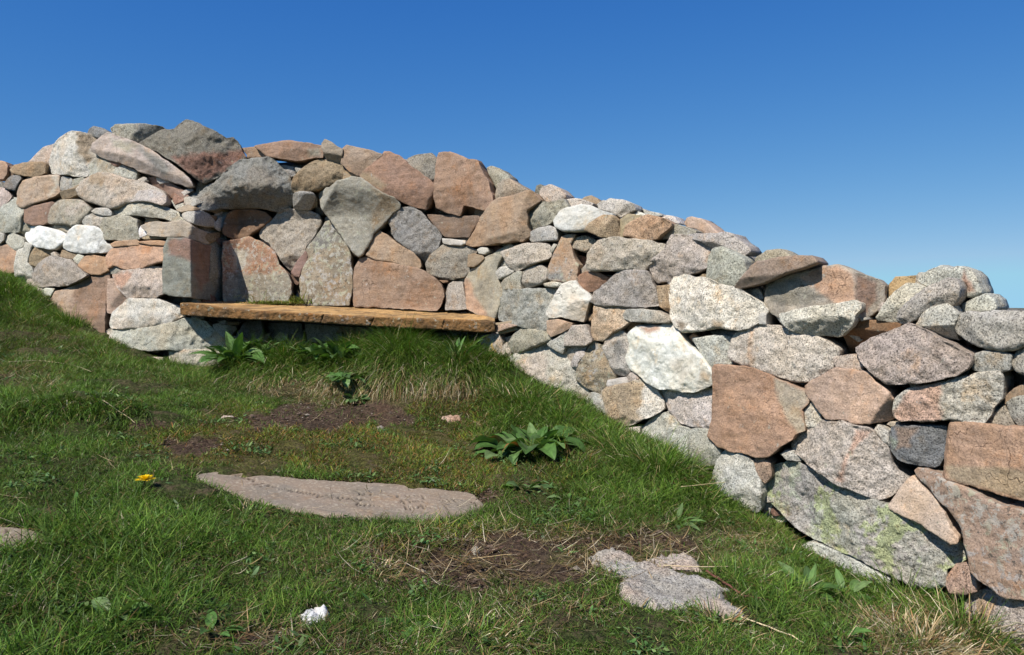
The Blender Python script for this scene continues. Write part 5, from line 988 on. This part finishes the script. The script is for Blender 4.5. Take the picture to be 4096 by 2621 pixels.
for (x, y, n, a, b, wr, e0, e1, lab) in [
    (560, 872, 34, .08, .15, .34, .4, 1.4, 'leafy weed at the left end of the bench bank'),
    (835, 942, 14, .022, .042, .7, -.2, .9, 'lowest round leaves hanging over the edge of the bare soil'),
    (745, 858, 16, .05, .09, .4, .4, 1.4, 'leafy weed in the long grass just left of the sorrel'),
    (625, 858, 18, .06, .12, .32, .4, 1.4, 'upright toothed leaves below the bench next to the left hand weed'),
    (800, 862, 26, .05, .10, .45, .4, 1.4, 'sorrel with round leaves growing in the middle of the bank under the bench'),
    (812, 912, 26, .03, .055, .65, -.2, .9, 'small round leaves trailing down the bank above the bare soil'),
    (1075, 858, 16, .06, .11, .12, .7, 1.45, 'narrow leaved clump under the right end of the bench'),
    (1905, 1400, 16, .045, .075, .24, .3, 1.1, 'ribwort clump with lance shaped leaves beside the lowest slab'),
    (1990, 1405, 10, .04, .065, .24, .3, 1.1, 'second ribwort rosette just right of the lance leaved clump'),
    (1955, 1500, 8, .03, .05, .26, .2, .8, 'ribwort leaves in the bottom right turf'),
    (1590, 1235, 9, .04, .07, .2, .3, 1.1, 'narrow leaves at the foot of the tall dark tuft'),
    (500, 1490, 7, .025, .045, .34, .2, .8, 'grey green rosette near the bottom left of centre'),
    (950, 1478, 7, .025, .04, .5, .1, .6, 'tiny pale rosette right of the white stone'),
    (262, 1462, 4, .04, .055, .5, .6, 1.3, 'single pale oval leaf standing in the lower left grass'),
    (490, 1255, 7, .03, .05, .4, .1, .6, 'low rosette on the near side of the engraved slab'),
    (1340, 1180, 10, .025, .045, .3, .2, .8, 'patch of flat daisy like leaves right of the engraved slab'),
    (350, 1150, 6, .03, .05, .3, .0, .5, 'dandelion leaves around the yellow flower')]:
    c = ground_at(x, y); up_ = .045 if y < 930 else .004; plant('weed', c, lab, 'weed', rosette(c+np.array([0, -.05 if y < 930 else 0, up_]), int(n*1.3), a*1.15, b*1.15, wr*1.15, e0, e1, 1.0, .075 if y < 930 else .03))
# dandelion
def dandelion():
    c = ground_at(342, 1160); top = ground_at(342, 1160)+np.array([0, 0, .034]); root = thing('dandelion', tuple(c), 'single open yellow dandelion flower in the lawn', 'dandelion')
    V = []; F_ = []; C = []
    for i in range(7):
        p = c+(top-c)*i/6+np.array([.002*math.sin(i), 0, 0])
        for k in range(6): V.append(p+np.array([math.cos(k*math.pi/3), math.sin(k*math.pi/3), 0])*.0018); C.append((.16, .15, .05, 1))
    for i in range(6):
        for k in range(6): F_.append([i*6+k, i*6+(k+1) % 6, (i+1)*6+(k+1) % 6, (i+1)*6+k])
    setparent(mkmesh('stem', V, F_, ML, C), root)
    V, F_, C = [], [], []
    for ring, (n, L, el) in enumerate(((26, .021, .12), (22, .018, .45), (16, .013, .85), (10, .008, 1.25))):
        for k in range(n):
            a = 2*math.pi*k/n+ring*.4+R_.uniform(-.08, .08); e = el+R_.uniform(-.08, .08); d = np.array([math.cos(a)*math.cos(e), math.sin(a)*math.cos(e), math.sin(e)]); s = np.array([-math.sin(a), math.cos(a), 0])*.0017; l = L*R_.uniform(.9, 1.1); b = len(V)
            q = top+d*.001; V += [q-s*.5, q+s*.5, q+d*l*.6-s, q+d*l*.6+s, q+d*l-s*.8+np.array([0,0,-.001]), q+d*l+s*.8+np.array([0,0,-.001])]
            F_ += [[b, b+1, b+3, b+2], [b+2, b+3, b+5, b+4]]; C += [(.75-.1*(ring == 3), .50-.12*(ring == 3), .005, 1)]*6
    setparent(mkmesh('flower_head', V, F_, MP, C), root)
dandelion()
# ---- sticks and straws lying about ----
def stick(name, pts_, r0, r1, colr, label, cat, lift=.006, mat='s', sub=8, group=None):
    P = [ground_at(x, y)+np.array([0, 0, lift]) for x, y in pts_]
    Q = []
    for i in range(len(P)-1):
        for k in range(sub): Q.append(P[i]+(P[i+1]-P[i])*k/sub)
    Q.append(P[-1]); Q = np.array(Q); Q += frac(Q, 30, 3, 5)[:,None]*np.array([1, .5, .4])*r0*1.2
    V, F_, n = [], [], len(Q)
    for i in range(n):
        t = Q[min(i+1, n-1)]-Q[max(i-1, 0)]; t /= np.linalg.norm(t)+1e-9; s = np.cross(t, [0, 0, 1]); s /= np.linalg.norm(s)+1e-9; u = np.cross(s, t); r = r0+(r1-r0)*i/(n-1)
        for k in range(6): a = k*math.pi/3; V.append(Q[i]+(s*math.cos(a)+u*math.sin(a))*r*(1+.2*noise.noise(Vector(Q[i]*80))))
    for i in range(n-1):
        for k in range(6): F_.append([i*6+k, i*6+(k+1) % 6, (i+1)*6+(k+1) % 6, (i+1)*6+k])
    F_.append([0, 1, 2, 3, 4, 5][::-1]); F_.append([(n-1)*6+k for k in range(6)])
    col = np.zeros((len(V), 4)); col[:,:3] = colr; return tag(mkmesh(name, V, F_, M['slab'], col), label, cat, group)
stick('stick', [(1142,1306),(1170,1300),(1205,1288),(1240,1276)], .0052, .0035, (.09,.055,.04), 'short dark brown stick lying on the worn turf', 'stick', .008)
stick('twig', [(1660,1355),(1690,1372),(1720,1395),(1745,1412),(1810,1425),(1860,1432)], .0030, .0012, (.13,.055,.04), 'thin reddish twig trailing past the broad low rock', 'twig', .012)
stick('twig', [(1650,1165),(1700,1140),(1730,1120),(1745,1095)], .0014, .0008, (.12,.10,.05), 'thin dead stalk leaning beside the rounded pale boulder', 'twig', .03)
stick('straw', [(1560,1348),(1650,1352),(1720,1350),(1790,1360),(1840,1362)], .0012, .0010, (.55,.46,.30), 'long pale straw stem behind the broad low rock', 'straw', .018)
stick('straw', [(1740,1468),(1800,1490),(1860,1512),(1890,1530)], .0016, .0010, (.55,.46,.30), 'pale straw stem lying in the lower right corner turf', 'straw', .015)
stick('straw', [(1600,1185),(1680,1175),(1745,1168)], .0012, .0008, (.5,.40,.24), 'straw stem resting against the wall by the dark tuft', 'straw', .05)
stick('straw', [(240,950),(270,968),(300,990),(318,1003)], .0016, .0008, (.5,.42,.27), 'curved pale stem hanging over the grassy ledge at the left', 'straw', .012)
stick('straw', [(20,862),(90,858),(170,868),(215,885)], .0014, .0008, (.5,.42,.28), 'long bleached stem lying across the left bank', 'straw', .02)
stick('straw', [(1110,1322),(1160,1316),(1230,1308)], .0012, .0009, (.45,.33,.17), 'straw just in front of the dark stick', 'straw', .008)
def litter():
    n = 9000; zs = DRY+[(1200,1310,420,90,.6),(770,985,200,30,.12),(1750,1300,120,90,.5),(950,1150,260,40,.12)]
    Y = rng.uniform(1.1, 4.6, n*30); X = Y*rng.uniform(-.7, .65, n*30); P = np.stack([X, Y, gz(X, Y)], 1); px, py = proj(P); px /= K; py /= K
    b = np.interp(px, BASE[:,0], BASE[:,1]); m = (rng.random(len(px)) < zone(px, py, zs)**2*.5+.012) & (py > b-10) & (py < 1600); P = P[m][:n]; P[:,2] += .006
    n = len(P); col = pick(STRAW, n)*.9; dk = rng.random(n) < .3; col[dk] = pick(BROWN, dk.sum())
    ob = blades('straw_litter', P, rng.uniform(.02, .085, n), rng.uniform(.0010, .0024, n), rng.uniform(0, 6.28, n), rng.uniform(1.25, 1.6, n), rng.uniform(-.4, .3, n), col, col, origin=(0, 0, 0))
    tag(ob, 'pale dead grass stems scattered over the worn turf', 'dead grass', kind='stuff')
litter()

herbs()
